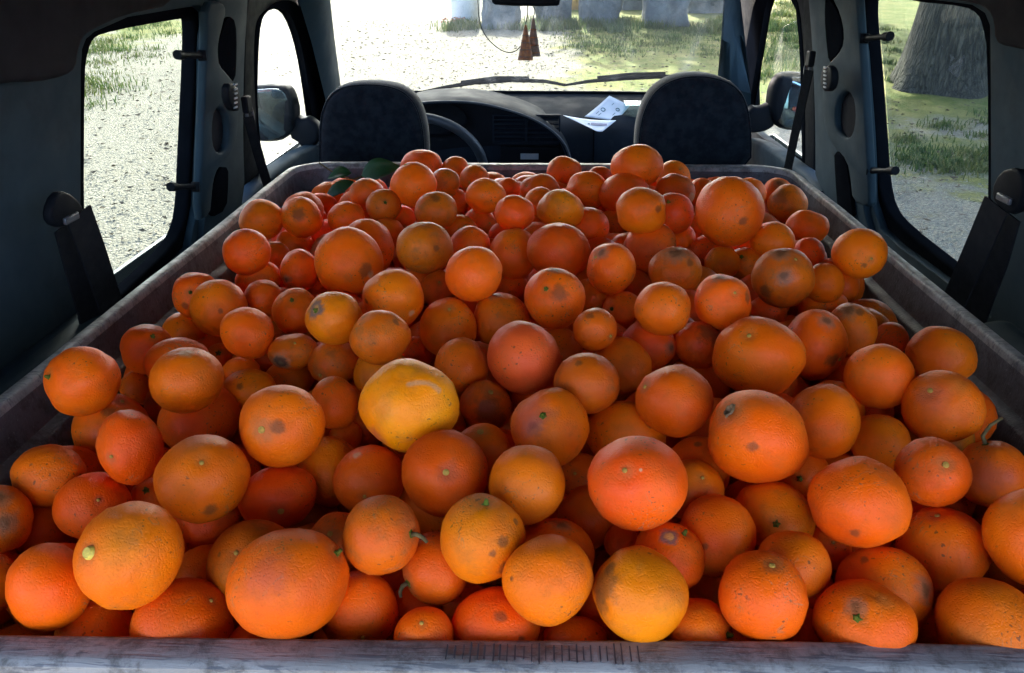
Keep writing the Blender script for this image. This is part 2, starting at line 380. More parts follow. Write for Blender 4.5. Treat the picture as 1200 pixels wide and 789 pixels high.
def tuft(x, y, r, cnt, h0, h1):
    for _ in range(cnt):
        q = r * abs(rng.gauss(0, .5)); a = rng.random() * 6.28; blade(x + q * math.cos(a) * 1.4, y + q * math.sin(a), rng.uniform(h0, h1))
for (x, y, z), r, c, h0, h1 in [(p, .26, 240, .02, .065) for p in [(2.704,5.995,0.2997),(2.815,5.844,0.2907),(3.029,5.915,0.2949),(3.258,6.011,0.3006),(3.467,6.249,0.315),(2.882,6.233,0.314),(3.228,6.148,0.3089),(2.891,5.741,0.2844),(3.163,5.748,0.2849),(2.914,6.562,0.3337)]]: tuft(x, y, r, c, h0, h1)
for (x, y, z) in [(3.369,6.994,0.3596),(3.875,7.159,0.3695),(3.444,7.086,0.3652),(3.592,6.715,0.3429),(4.146,10.13,0.5481),(4.586,11.1,0.606),(3.763,9.069,0.4842),(4.754,11.84,0.6504),(4.05,9.577,0.5146),(5.178,13.15,0.7288),(4.07,7.484,0.389)]: tuft(x, y, .2, 110, .02, .07)
for (x, y, z) in [(4.189,14.73,0.8236),(4.616,15.75,0.8849),(4.108,14.97,0.8381),(3.623,13.61,0.7567),(3.952,13.12,0.7274),(3.264,11.07,0.6043),(2.875,10.41,0.5644),(3.022,9.823,0.5294),(2.496,9.283,0.497),(3.391,11.97,0.6583),(3.642,11.82,0.6491),(4.692,16.31,0.9186),(4.57,16.75,0.9452)]: tuft(x, y, .5, 260, .03, .12)
for k in range(150):
    x = rng.uniform(.3, 4.2); y = rng.uniform(10.5, 13.8); tuft(x, y, .3, 60, .02, .06)
for k in range(60):
    x = rng.uniform(-1.7, 4.2); y = rng.uniform(12.8, 13.9); tuft(x, y, .25, 110, .04, .15)
for (x, y, z) in [(-5.88,10.73,0.5841),(-5.923,11.16,0.6096),(-6.097,10.87,0.5921),(-5.555,10.88,0.5928),(-6.267,12.93,0.7157),(-6.22,13.43,0.7459),(-5.541,12.47,0.6885),(-6.029,11.62,0.637),(-4.754,8.627,0.4576),(-4.664,8.191,0.4315),(-4.552,8.408,0.4445),(-4.403,7.611,0.3967),(-6.389,11.61,0.6366),(-6.451,13.64,0.7583),(-5.979,12.03,0.6617)]: tuft(x, y, .5, 170, .02, .09)
for k in range(60):
    x = rng.uniform(-7.5, -4.6); y = rng.uniform(7, 12); tuft(x, y, .5, 70, .02, .06)
stuff_mesh('grass', V, F, M['grass'], 'short green and dry grass tufts on the verges outside', 'grass')

# stones at the far end of the drive
M['rock'] = simple('weathered_stone', (.17, .18, .19), (.10, .11, .12), .9, 4, 1., 25, .02, spec=.2, dirt=(.20, .19, .16), dscale=7)
M['warmrock'] = simple('ochre_stone', (.42, .27, .11), (.3, .2, .09), .9, 5, 1., 25, .02, spec=.2)
def rock(name, x0, x1, y, h, dep, seed, label, mat='rock', lean=0.):
    bm = bmesh.new(); bmesh.ops.create_cube(bm, size=1); bmesh.ops.subdivide_edges(bm, edges=bm.edges, cuts=9, use_grid_fill=True)
    cx, w_ = (x0 + x1) / 2, (x1 - x0)
    for v in bm.verts:
        c = v.co * 2; n_ = c.normalized() * 1.25; c = c.lerp(n_, .25)
        d = mnoise.noise_vector(c * 1.2 + Vector((seed, 0, 0))) * .36 + mnoise.noise_vector(c * 3.5 + Vector((0, seed, 0))) * .06
        c += d; v.co = Vector((c.x * w_ / 2 + lean * (c.z + 1) * .5, c.y * dep / 2, (c.z + .85) * h / 1.85))
    me = bpy.data.meshes.new(name); bm.to_mesh(me); bm.free(); me.polygons.foreach_set('use_smooth', [True] * len(me.polygons))
    o = link_obj(name, me, M[mat]); o.location = (cx, y, gz(cx, y) - .04); return tag(o, label, 'stone', 'stones along the far edge of the drive')
for i, (u0, u1, yy, h, dep, mat, lean, lab) in enumerate([
    ([(-0.9204,13.13,0.7276),(-0.3934,13.14,0.7282)], 0, 0, .62, .6, 'rock', .05, 'slanted dark grey stone right of the white drum, seen through the windscreen'),
    ([(-0.1268,14.08,0.7847),(0.4485,14.09,0.7853)], 0, 0, 1.05, .55, 'rock', 0, 'upright grey stone block right behind the hanging air fresheners'),
    ([(0.6449,13.77,0.766),(1.248,13.78,0.7666)], 0, 0, 1.05, .6, 'rock', 0, 'upright grey stone block beside the ochre stone'),
    ([(1.612,13.37,0.7423),(2.262,13.38,0.743)], 0, 0, 1.0, .8, 'rock', .02, 'widest dark grey stone block, above the right wiper'),
    ([(2.547,15.19,0.8515),(3.294,15.2,0.8522)], 0, 0, .7, .7, 'rock', 0, 'pale rough stone beside the right windscreen pillar'),
    ([(0.4314,15.68,0.881),(0.7729,15.69,0.8814)], 0, 0, .5, .5, 'warmrock', 0, 'small ochre stone between two grey stone blocks'),
    ([(1.393,15.7,0.8819),(1.857,15.71,0.8824)], 0, 0, .5, .5, 'rock', 0, 'low stone between two upright blocks, left of the widest one'),
    ([(-6.867,12.36,0.6815),(-6.683,12.64,0.6981)], 0, 0, .30, .3, 'rock', 0, 'low grey stone in the grass, through the left side window')]):
    (xa, ya, za), (xb, yb, zb) = u0
    rock('boulder', xa, xb, (ya + yb) / 2 + dep / 2, h, dep, i * 3.7, lab, mat, lean)
# white drum
(xa, ya, za), (xb, yb, zb), (xr, yr, zr) = [(-1.51,13.83,0.7701),(-1.025,13.84,0.7706),(-1.389,13.73,0.7638)]
M['drum'] = simple('white_drum_plastic', (.72, .75, .76), (.60, .64, .66), .5, 3, .1, 60, dirt=(.35, .33, .28), dscale=3)
M['redrag'] = simple('red_cloth', (.45, .06, .04), (.32, .05, .04), .9, 20, .6, 200)
dx = (xa + xb) / 2; dr = (xb - xa) / 2
drum = empty('drum', (dx, ya + dr, gz(dx, ya + dr))); tag(drum, 'white plastic drum standing on the drive, seen through the windscreen', 'drum')
prof = [(0, .0), (.93, .0), (1, .03), (1, .30), (1.035, .32), (1.035, .36), (1, .38), (1, .62), (1.035, .64), (1.035, .68), (1, .70), (1, .95), (.93, 1.0), (.86, 1.0), (.84, .97), (0, .97)]
V = []; F = []; n = 28
for r_, h_ in prof:
    for k in range(n): a = 2 * math.pi * k / n; V.append((drum.location.x + dr * r_ * math.cos(a), drum.location.y + dr * r_ * math.sin(a), drum.location.z + 1.0 * h_))
for i in range(len(prof) - 1):
    for k in range(n): F.append((i * n + k, i * n + (k + 1) % n, (i + 1) * n + (k + 1) % n, (i + 1) * n + k))
mesh('drum_body', V, F, M['drum'], drum, True, 35)
V, F = tube([(drum.location.x + dr * .45, drum.location.y + .1, drum.location.z + .97), (drum.location.x + dr * .45, drum.location.y + .1, drum.location.z + 1.03)], .035, 14); mesh('drum_cap', V, F, M['drum'], drum)
V = []; F = []
for k in range(60):
    a = rng.random() * 6.28; q = rng.random() * .14; n0 = len(V); p = Vector((xr + q * 1.5 * math.cos(a), yr - .12 + q * math.sin(a), zr + rng.random() * .10)); s = .05
    for _ in range(4): V.append(p + Vector((rng.uniform(-s, s), rng.uniform(-s, s), rng.uniform(-.02, .02))))
    F.append((n0, n0 + 1, n0 + 2)); F.append((n0, n0 + 2, n0 + 3))
tag(mesh('rag', V, F, M['redrag'], fix=False), 'crumpled red rag on the ground at the foot of the white drum', 'rag')

# trees
def bark():
    m, nt, b = newmat('furrowed_bark'); L = nt.links.new; tc = N(nt, 'ShaderNodeTexCoord'); mp = N(nt, 'ShaderNodeMapping'); mp.inputs['Scale'].default_value = (1.9, 1.9, .15); L(tc.outputs['Object'], mp.inputs[0])
    n = noisen(nt, mp.outputs[0], 16, 6, .65, .3); v = N(nt, 'ShaderNodeTexVoronoi', feature='DISTANCE_TO_EDGE', inp={'Scale': 15}); w_ = noisen(nt, mp.outputs[0], 9, 3); ad = N(nt, 'ShaderNodeVectorMath', operation='ADD')
    sc = N(nt, 'ShaderNodeVectorMath', operation='SCALE'); L(w_.outputs['Color'], sc.inputs[0]); sc.inputs['Scale'].default_value = .12; L(mp.outputs[0], ad.inputs[0]); L(sc.outputs[0], ad.inputs[1]); L(ad.outputs[0], v.inputs['Vector'])
    c = mixc(nt, ramp(nt, n.outputs[0], .3, .7), (.050, .042, .030), (.17, .145, .105)); c = mixc(nt, ramp(nt, v.outputs[0], .10, .0, 0, .75), c, (.05, .042, .03)); L(c, b.inputs['Base Color']); b.inputs['Roughness'].default_value = .95
    h = mathn(nt, 'ADD', ramp(nt, v.outputs[0], 0, .22), n.outputs[0]); bn = N(nt, 'ShaderNodeBump', inp={'Strength': 1., 'Distance': .10}); L(h, bn.inputs['Height']); L(bn.outputs[0], b.inputs['Normal'])
    return m
M['bark'] = bark()
def leafmat():
    m, nt, b = newmat('tree_leaves'); g_ = N(nt, 'ShaderNodeNewGeometry'); c = mixc(nt, g_.outputs['Random Per Island'], (.035, .065, .015), (.09, .12, .03)); nt.links.new(c, b.inputs['Base Color']); b.inputs['Roughness'].default_value = .55; return m
M['leaf'] = leafmat()
def tree(x, y, r, h, crown, nl, label, seed):
    """crown: list of (cx, cy, cz, rx, rz) clumps"""
    rg = random.Random(seed); t = empty('tree', (x, y, gz(x, y) - .1)); tag(t, label, 'tree'); z0 = t.location.z
    V = []; F = []; n = 44; rings = 26
    for i in range(rings):
        q = i / (rings - 1); z = h * q; rad = r * (1 - .35 * q) + r * .32 * math.exp(-z / .25)
        for k in range(n):
            a = 2 * math.pi * k / n; f_ = mnoise.noise(Vector((math.cos(a) * 2.2, math.sin(a) * 2.2, z * .5 + seed))) * .10 + mnoise.noise(Vector((math.cos(a) * 7, math.sin(a) * 7, z * .9 + seed))) * .05 + .14 * math.exp(-z / .3) * math.sin(5 * a + seed)
            V.append((x + rad * (1 + f_) * math.cos(a) + .05 * h * q * q, y + rad * (1 + f_) * math.sin(a), z0 + z))
    for i in range(rings - 1):
        for k in range(n): F.append((i * n + k, i * n + (k + 1) % n, (i + 1) * n + (k + 1) % n, (i + 1) * n + k))
    mesh('trunk', V, F, M['bark'], t, True)
    for (cx, cy, cz, rx, rz) in crown:
        s = Vector((x + .05 * h, y, z0 + h - .3)); e = Vector((cx, cy, cz)); mid = s.lerp(e, .5) + Vector((rg.uniform(-.3, .3), rg.uniform(-.3, .3), .5))
        pts = [s, s.lerp(mid, .5), mid, mid.lerp(e, .6), e]; v_, f_ = tube(pts, [r * .45, r * .36, r * .26, r * .16, r * .06], 9); mesh('limb', v_, f_, M['bark'], t, True)
    V = []; F = []
    tot = sum(c[3] ** 2 * c[4] for c in crown)
    for (cx, cy, cz, rx, rz) in crown:
        for _ in range(int(nl * rx * rx * rz / tot)):
            while True:
                p = Vector((rg.uniform(-1, 1), rg.uniform(-1, 1), rg.uniform(-1, 1)))
                if .15 < p.length < 1 + .2 * mnoise.noise(p * 3 + Vector((seed, cx, cy))): break
            c = Vector((cx + p.x * rx, cy + p.y * rx, cz + p.z * rz)); s = rg.uniform(.09, .20); n0 = len(V)
            q = Quaternion((rg.gauss(0, 1), rg.gauss(0, 1), rg.gauss(0, 1), rg.gauss(0, 1))).normalized()
            for a, b_ in ((-1, 0), (0, -.45), (1, 0), (0, .45)): V.append(c + q @ Vector((a * s, b_ * s, 0)))
            F.append((n0, n0 + 1, n0 + 2, n0 + 3))
    me = bpy.data.meshes.new('crown'); me.from_pydata([tuple(v) for v in V], [], F); o = link_obj('crown', me, M['leaf'], t); o.location = -parent_world(t)
    return t
(xa, ya, za), (xb, yb, zb) = [(3.586,8.317,0.439),(4.428,8.101,0.4261)]
tree((xa + xb) / 2 + .16, ya + .45, .44, 3.2, [(2.2, 8.2, 5.6, 2.4, 1.5), (.4, 9.6, 6.4, 2.4, 1.6), (4.8, 8.6, 6.6, 2.6, 1.6), (2.0, 11.3, 7.8, 2.8, 2.0), (.2, 8.0, 5.2, 1.8, 1.2), (1.0, 13.0, 9.3, 2.2, 1.6), (-.3, 11.6, 7.6, 1.9, 1.5), (5.8, 11.5, 8.0, 2.8, 2.0), (3.6, 13.2, 5.8, 2.4, 1.4), (5.8, 14.6, 6.2, 2.6, 1.6), (3.4, 15.6, 7.4, 2.2, 1.5), (7.6, 8.6, 5.6, 2.6, 1.6)], 42000, 'thick furrowed tree trunk standing right of the van, through the right side window', 3)
tree(5.5, 23.0, .35, 3.0, [(2.0, 20.0, 6.2, 1.6, 1.2), (3.8, 20.6, 6.4, 1.7, 1.3), (.9, 18.3, 5.4, 1.2, .8)], 2600, 'tree beyond the stones casting dappled shade on the grass ahead', 8)

# ================================================================ THE VAN
van = empty('van', (0, 1.6, 0)); tag(van, 'dark van interior with grey trim and two front seats, seen from its open tailgate', 'van')
def SX(s, z, w_): return s * (.72 - .15 * (z - 1.11) + w_)
def smap(s, w0):
    return lambda a, b, c: (SX(s, b, w0 + c), a, b)
def part(name, lb, th, bev, s, w0, mat, parent=van, sm=1): return plate(name, lb, th, bev, smap(s, w0), M[mat], parent, sm)
holeL = [(1.159,1.271),(1.189,1.461),(1.197,1.491),(1.21,1.504),(1.235,1.512),(1.344,1.527),(1.537,1.531),(1.63,1.532),(1.667,1.519),(1.665,1.478),(1.646,1.35),(1.609,1.146),(1.56,1.068),(1.48,1.056),(1.317,1.052),(1.195,1.043),(1.125,1.057)]
holeR = [(1.233,1.265),(1.278,1.486),(1.287,1.521),(1.305,1.537),(1.348,1.547),(1.527,1.55),(1.718,1.559),(1.845,1.556),(1.863,1.536),(1.809,1.438),(1.76,1.287),(1.72,1.14),(1.662,1.094),(1.565,1.088),(1.352,1.092),(1.197,1.09)]
doorL = [(2.048,1.289),(2.052,1.411),(2.069,1.473),(2.112,1.498),(2.191,1.51),(2.322,1.507),(2.439,1.473),(2.536,1.404),(2.65,1.279),(2.744,1.157),(2.822,1.032),(2.687,1.03),(2.486,1.035),(2.128,1.035),(2.085,1.049)]
doorR = [(2.312,1.258),(2.323,1.391),(2.372,1.518),(2.427,1.547),(2.645,1.542),(2.799,1.503),(2.922,1.364),(3.079,1.173),(3.135,1.039),(2.976,1.022),(2.339,1.048),(2.299,1.058)]
# inner side panels behind the windows of the load bay and headlining above
for s, hole, nm in ((-1, holeL, 'L'), (1, holeR, 'R')):
    yf = 1.72 if s < 0 else 1.86
    part('side_panel', [[(.22, .60), (yf, .60), (yf, 1.66), (.22, 1.66)], hole], .02, .003, s, .012, 'trim', sm=0)
# upper cloth covered rail of the load bay (stands proud of the panel)
part('roof_rail', [[(0.6673,1.494),(0.8749,1.473),(0.9654,1.475),(1.034,1.467),(1.093,1.466),(1.12,1.473),(1.127,1.493),(1.141,1.509),(1.165,1.518),(1.268,1.534),(1.45,1.541),(1.507,1.601),(0.7111,1.651)]], .022, .008, -1, -.02, 'liner')
part('roof_rail', [[(1.207,1.504),(1.179,1.5),(1.035,1.502),(0.8448,1.516),(0.7505,1.534),(0.7745,1.614),(1.589,1.629),(1.543,1.563),(1.434,1.556),(1.271,1.552),(1.231,1.542),(1.214,1.528)]], .022, .008, 1, -.02, 'liner')
# panel seams, lower side trim bulge
for s in (-1, 1):
    V, F = join([boxv((SX(s, .88, -.045), .72, .86), (.09, .9, .50))])
    o = mesh('wheel_arch_trim', V, F, M['trim'], van); bevel(o, .04, 4)
# rear glass with rubber seal, and the two hinge clips
def scaled(lp, k):
    c = Vector((sum(p[0] for p in lp) / len(lp), sum(p[1] for p in lp) / len(lp))); return [tuple(c + (Vector(p) - c) * k) for p in lp]
for s, hole, vis, clips in ((-1, holeL, [(1.201,1.259),(1.233,1.456),(1.247,1.484),(1.264,1.499),(1.29,1.505),(1.405,1.509),(1.619,1.511),(1.643,1.51),(1.654,1.501),(1.651,1.448),(1.611,1.235),(1.597,1.158),(1.577,1.115),(1.526,1.087),(1.334,1.07),(1.257,1.065),(1.179,1.062)],
                             [(1.461,1.459),(1.585,1.446),(1.415,1.234),(1.54,1.202)]),
                      (1, holeR, [(1.275,1.254),(1.323,1.482),(1.345,1.517),(1.363,1.532),(1.41,1.542),(1.598,1.542),(1.753,1.549),(1.815,1.554),(1.837,1.543),(1.837,1.503),(1.811,1.438),(1.761,1.287),(1.729,1.181),(1.691,1.133),(1.611,1.117),(1.406,1.111),(1.256,1.107)],
                             [(1.586,1.485),(1.727,1.469),(1.532,1.248),(1.669,1.216)])):
    wnd = part('side_window', [scaled(hole, 1.04)], .005, .001, s, .055, 'tinted')
    part('window_seal', [scaled(hole, 1.06), vis], .03, .006, s, .034, 'rubber', wnd)
    for a, b in ((clips[0], clips[1]), (clips[2], clips[3])):
        A = Vector((SX(s, a[1], -.012), a[0], a[1])); B = Vector((SX(s, b[1], -.02), b[0], b[1]))
        A = A.lerp(B, .18); d = (B - A)
        V, F = join([tube([A + d * .02, A + d * .20], .0085, 14), tube([A + d * .1, A + d * .6, B], [.0055, .0055, .007], 12), tube([B - d * .05 + Vector((s * .006, 0, 0)), B + Vector((-s * .008, 0, 0))], .010, 14)])
        mesh('hinge_clip', V, F, M['darkplastic'], wnd, True, 40)
# pillars between load bay and cab
for s, body, slot, gap, cover, recess in (
    (-1, [(1.668,1.587),(1.875,1.585),(1.866,1.499),(1.851,1.43),(1.843,1.263),(1.864,1.086),(1.76,1.06),(1.586,1.041),(1.618,1.144)],
         [(1.726,1.51),(1.697,1.486),(1.669,1.459),(1.659,1.441),(1.672,1.42),(1.715,1.395),(1.766,1.371),(1.776,1.436),(1.771,1.496)],
         [(1.679,1.21),(1.644,1.189),(1.629,1.16),(1.618,1.114),(1.713,1.106),(1.724,1.163),(1.724,1.199)],
         [(1.588,1.541),(1.671,1.538),(1.689,1.521),(1.67,1.494),(1.647,1.467),(1.642,1.445),(1.65,1.422),(1.698,1.399),(1.738,1.376),(1.759,1.351),(1.76,1.278),(1.739,1.241),(1.697,1.224),(1.637,1.216),(1.613,1.197),(1.602,1.163),(1.592,1.129),(1.533,1.132),(1.552,1.266),(1.568,1.361),(1.585,1.469)],
         [(1.621,1.337),(1.654,1.337),(1.688,1.321),(1.702,1.288),(1.692,1.254),(1.662,1.244),(1.628,1.255),(1.61,1.274),(1.607,1.309)]),
    (1, [(2.148,1.583),(1.845,1.585),(1.823,1.436),(1.78,1.283),(1.735,1.126),(1.668,1.065),(1.783,1.068),(2.067,1.074),(2.071,1.231),(2.097,1.412)],
        [(1.976,1.542),(1.928,1.527),(1.876,1.501),(1.858,1.468),(1.867,1.439),(1.905,1.415),(1.945,1.399),(1.965,1.442),(1.98,1.496)],
        [(1.899,1.211),(1.89,1.165),(1.875,1.107),(1.861,1.07),(1.764,1.082),(1.779,1.133),(1.805,1.185),(1.823,1.211)],
        [(1.755,1.571),(1.74,1.509),(1.72,1.446),(1.678,1.301),(1.641,1.159),(1.653,1.141),(1.744,1.131),(1.758,1.173),(1.783,1.209),(1.863,1.222),(1.918,1.238),(1.951,1.272),(1.96,1.325),(1.956,1.38),(1.92,1.402),(1.853,1.43),(1.821,1.454),(1.829,1.487),(1.869,1.522),(1.951,1.557),(1.928,1.571)],
        [(1.772,1.356),(1.746,1.342),(1.738,1.308),(1.751,1.278),(1.781,1.261),(1.819,1.257),(1.86,1.269),(1.868,1.301),(1.852,1.333),(1.809,1.356)])):
    pil = part('door_pillar', [body], .03, .004, s, .004, 'trim')
    part('belt_slot_shade', [slot], .012, .002, s, -.014, 'rubber', pil)  # raised black plate stands in for the shade inside the slot recess
    part('pillar_gap_shade', [gap], .012, .002, s, -.014, 'rubber', pil)  # another black plate, painted shade in place of an open gap
    part('pillar_cover', [cover, recess], .018, .007, s, -.021, 'trim', pil)
    part('grip_recess', [scaled(recess, 1.02)], .004, .001, s, -.0145, 'liner', pil)
# belt height adjusters with ribs and D rings, straps of the front seats
def dring(c, s, r, parent, tilt, mat='chrome'):
    pts = []
    for k in range(16):
        a = 2 * math.pi * k / 16; p = Vector((0, r * math.cos(a) * 1.0, r * 1.25 * math.sin(a))); p = Matrix.Rotation(tilt, 3, 'X') @ p; pts.append(Vector(c) + p)
    V, F = tube(pts, .0035, 8, close=True); return mesh('guide_ring', V, F, M[mat], parent, True)
for s, adj, ring, strap in ((-1, [(1.574,1.396),(1.611,1.391),(1.646,1.364),(1.641,1.334),(1.602,1.34),(1.574,1.364)], [(1.727,1.313)], [(1.703,1.312),(1.744,1.254),(1.793,1.192),(1.84,1.135),(1.891,1.069)]),
                            (1, [(1.819,1.402),(1.791,1.412),(1.758,1.409),(1.751,1.382),(1.772,1.361),(1.817,1.354),(1.835,1.373)], [(1.953,1.387)], [(1.926,1.386),(1.986,1.296),(2.044,1.214),(2.091,1.14),(2.133,1.073)])):
    bl = empty('seat_belt', (0, 1.9, 1.0)); bl.parent = van; bl.location = Vector((0, 1.9, 1.0)) - Vector(van.location)
    part('belt_adjuster', [adj], .016, .005, s, -.067, 'darkplastic', bl)
    yc = sum(p[0] for p in adj) / len(adj); z0 = min(p[1] for p in adj) + .012; z1 = max(p[1] for p in adj) - .006
    for k in range(6):
        z = z0 + (z1 - z0) * k / 5; V, F = boxv((SX(s, z, -.0755), yc + .002, z), (.004, .014, .0030)); mesh('adjuster_rib', V, F, M['label'], bl)
    c = (SX(s, ring[0][1], -.065), ring[0][0], ring[0][1]); dring(c, s, .017, bl, .5)
    V, F = boxv((c[0], c[1] - .01, c[2] + .022), (.014, .03, .035)); bevel(mesh('belt_anchor', V, F, M['darkplastic'], bl), .004)
    pts = [(SX(s, b, -.07), a, b) for a, b in strap]; V, F = ribbon(pts, (-s * .012, .024, 0), (.002, 0, 0)); mesh('strap', V, F, M['webbing'], bl)
# rear belts hanging from the side panels
for s, anc, st1, st2 in ((-1, [(1.009,1.33),(1.033,1.326),(1.064,1.303),(1.071,1.284),(1.047,1.276),(1.013,1.28),(0.9905,1.293),(0.9898,1.312)], [(1.049,1.29),(1.078,1.224),(1.113,1.136),(1.138,1.075)], [(1.06,1.272),(1.077,1.205),(1.099,1.128),(1.111,1.064)]),
                         (1, [(1.118,1.344),(1.081,1.358),(1.059,1.351),(1.051,1.331),(1.061,1.303),(1.085,1.291),(1.122,1.295),(1.135,1.314)], [(1.109,1.299),(1.143,1.231),(1.186,1.148),(1.225,1.073)], [(1.122,1.283),(1.14,1.213),(1.171,1.133),(1.2,1.054)])):
    bl = empty('seat_belt', (0, 1.15, 1.0)); bl.parent = van; bl.location = Vector((0, 1.15, 1.0)) - Vector(van.location)
    part('belt_anchor', [anc], .014, .005, s, -.045, 'darkplastic', bl)
    cy_ = sum(p[0] for p in anc) / len(anc); cz_ = sum(p[1] for p in anc) / len(anc)
    V, F = boxv((SX(s, cz_ - .012, -.054), cy_ + .004, cz_ - .012), (.006, .034, .010)); bevel(mesh('belt_guide', V, F, M['chrome'], bl), .002)
    for st, w_ in ((st1, -.055), (st2, -.03)):
        pts = [(SX(s, b, w_), a, b) for a, b in st]; V, F = ribbon(pts, (-s * .010, .046, .012), (.0025, 0, 0)); mesh('strap', V, F, M['webbing'], bl)
# front doors: frame, glass, seal, inner top panel
for s, hole, vis, frame, glz, sill in (
    (-1, doorL, [(2.027,1.292),(2.012,1.415),(2.022,1.476),(2.059,1.497),(2.13,1.507),(2.235,1.505),(2.313,1.482),(2.401,1.421),(2.483,1.328),(2.57,1.19),(2.625,1.094),(2.556,1.074),(2.368,1.08),(2.115,1.079),(2.094,1.084)],
         [(1.94,1.065),(1.947,1.421),(1.957,1.513),(1.997,1.566),(2.326,1.56),(2.468,1.444),(2.6,1.336),(2.745,1.19),(2.904,1.01),(2.982,0.8975),(2.306,0.9261),(1.999,0.987)],
         [(1.997,1.061),(2.004,1.415),(2.027,1.491),(2.107,1.518),(2.32,1.514),(2.449,1.457),(2.631,1.294),(2.78,1.049),(2.596,1.044),(2.126,1.046)],
         [(1.83,1.102),(2.252,1.117),(2.621,1.084),(2.955,0.9936),(3.116,0.8666),(2.171,0.9358),(1.87,1.027)]),
    (1, doorR, [(2.269,1.264),(2.28,1.395),(2.319,1.503),(2.374,1.535),(2.571,1.532),(2.669,1.503),(2.76,1.378),(2.889,1.206),(2.93,1.159),(2.938,1.075),(2.84,1.069),(2.281,1.089),(2.266,1.102)],
        [(2.178,1.063),(2.197,1.444),(2.229,1.582),(3.153,1.575),(3.055,1.494),(3.024,1.327),(2.952,1.156),(3.006,1.032),(3.106,0.8982),(2.659,0.9428),(2.238,0.9866)],
        [(2.251,1.071),(2.27,1.439),(2.307,1.472),(2.519,1.453),(2.703,1.397),(2.852,1.283),(2.934,1.17),(3.01,1.043),(2.907,1.044),(2.306,1.068)],
        [(1.989,1.107),(2.554,1.096),(2.821,1.066),(3.091,0.9955),(3.176,0.892),(2.684,0.936),(2.023,1.034)])):
    door = part('front_door', [frame, hole], .045, .008, s, .045, 'darkplastic')
    part('door_glass', [glz], .004, .001, s, .05, 'glass', door)
    part('door_seal', [scaled(hole, 1.03), vis], .02, .004, s, .03, 'rubber', door)
    part('door_sill', [sill], .05, .014, s, .0, 'trim', door)
# outer skin of the van body (below the windows) and the rear quarters
for s in (-1, 1):
    part('outer_skin', [[(.18, .32), (3.75, .32), (3.75, .85), (2.9, 1.06), (.18, 1.06)]], .012, .003, s, .10, 'paint', sm=0)
    part('rear_quarter', [[(.18, 1.05), (1.05, 1.05), (1.05, 1.66), (.22, 1.66)]], .012, .003, s, .085, 'paint', sm=0)
    part('door_lining', [[(1.66, .58), (3.05, .58), (3.05, 1.085), (1.66, 1.085)]], .03, .006, s, .03, 'trim', sm=0)
# floor, roof
V, F = boxv((0, 1.75, .57), (1.56, 3.1, .05)); mesh('load_floor', V, F, M['carpet'], van)
V = []; F = []; nx = 14
for (y, dz) in ((.16, 0), (.3, .02), (1.2, .05), (2.0, .03), (2.42, -.08)):
    for i in range(nx + 1): x = -.66 + 1.32 * i / nx; V.append((x, y, 1.66 + dz + .05 * (1 - (x / .66) ** 2)))
for j in range(4):
    for i in range(nx): F.append((j * (nx + 1) + i, j * (nx + 1) + i + 1, (j + 1) * (nx + 1) + i + 1, (j + 1) * (nx + 1) + i))
o = mesh('roof_lining', V, F, M['liner'], van, True); md = o.modifiers.new('s', 'SOLIDIFY'); md.thickness = .03; md.offset = 1; bake(o)
o = mesh('roof_skin', [(x, y, z + .04) for x, y, z in V], F, M['paint'], van, True); md = o.modifiers.new('s', 'SOLIDIFY'); md.thickness = .012; md.offset = 1; bake(o)
# unseen raised tailgate, added to cut overhead light on the load
V = []; F = []
for (y, z) in ((.14, 1.745), (.02, 1.80), (-.30, 1.87), (-.62, 1.93), (-.88, 1.95), (-.93, 1.93)):
    for i in range(nx + 1): x = -.66 + 1.32 * i / nx; V.append((x, y, z + .03 * (1 - (x / .66) ** 2)))
for j in range(5):
    for i in range(nx): F.append((j * (nx + 1) + i, j * (nx + 1) + i + 1, (j + 1) * (nx + 1) + i + 1, (j + 1) * (nx + 1) + i))
added_tailgate = mesh('tailgate', V, F, M['paint'], van, True); md = added_tailgate.modifiers.new('s', 'SOLIDIFY'); md.thickness = .03; md.offset = 1; bake(added_tailgate)
mesh('added_tailgate_lining', [(x * .95, y, z - .006) for x, y, z in V], F, M['trim'], added_tailgate, True)
# windscreen
A, B, Cc, D_ = [(-0.569,2.277,1.642),(-0.7459,2.993,1.172),(0.6402,2.979,1.181),(0.4673,2.278,1.641)]
ws = mesh('windscreen', [A, B, Cc, D_], [(0, 1, 2, 3)], M['windscreen'], van); md = ws.modifiers.new('s', 'SOLIDIFY'); md.thickness = .005; bake(ws)
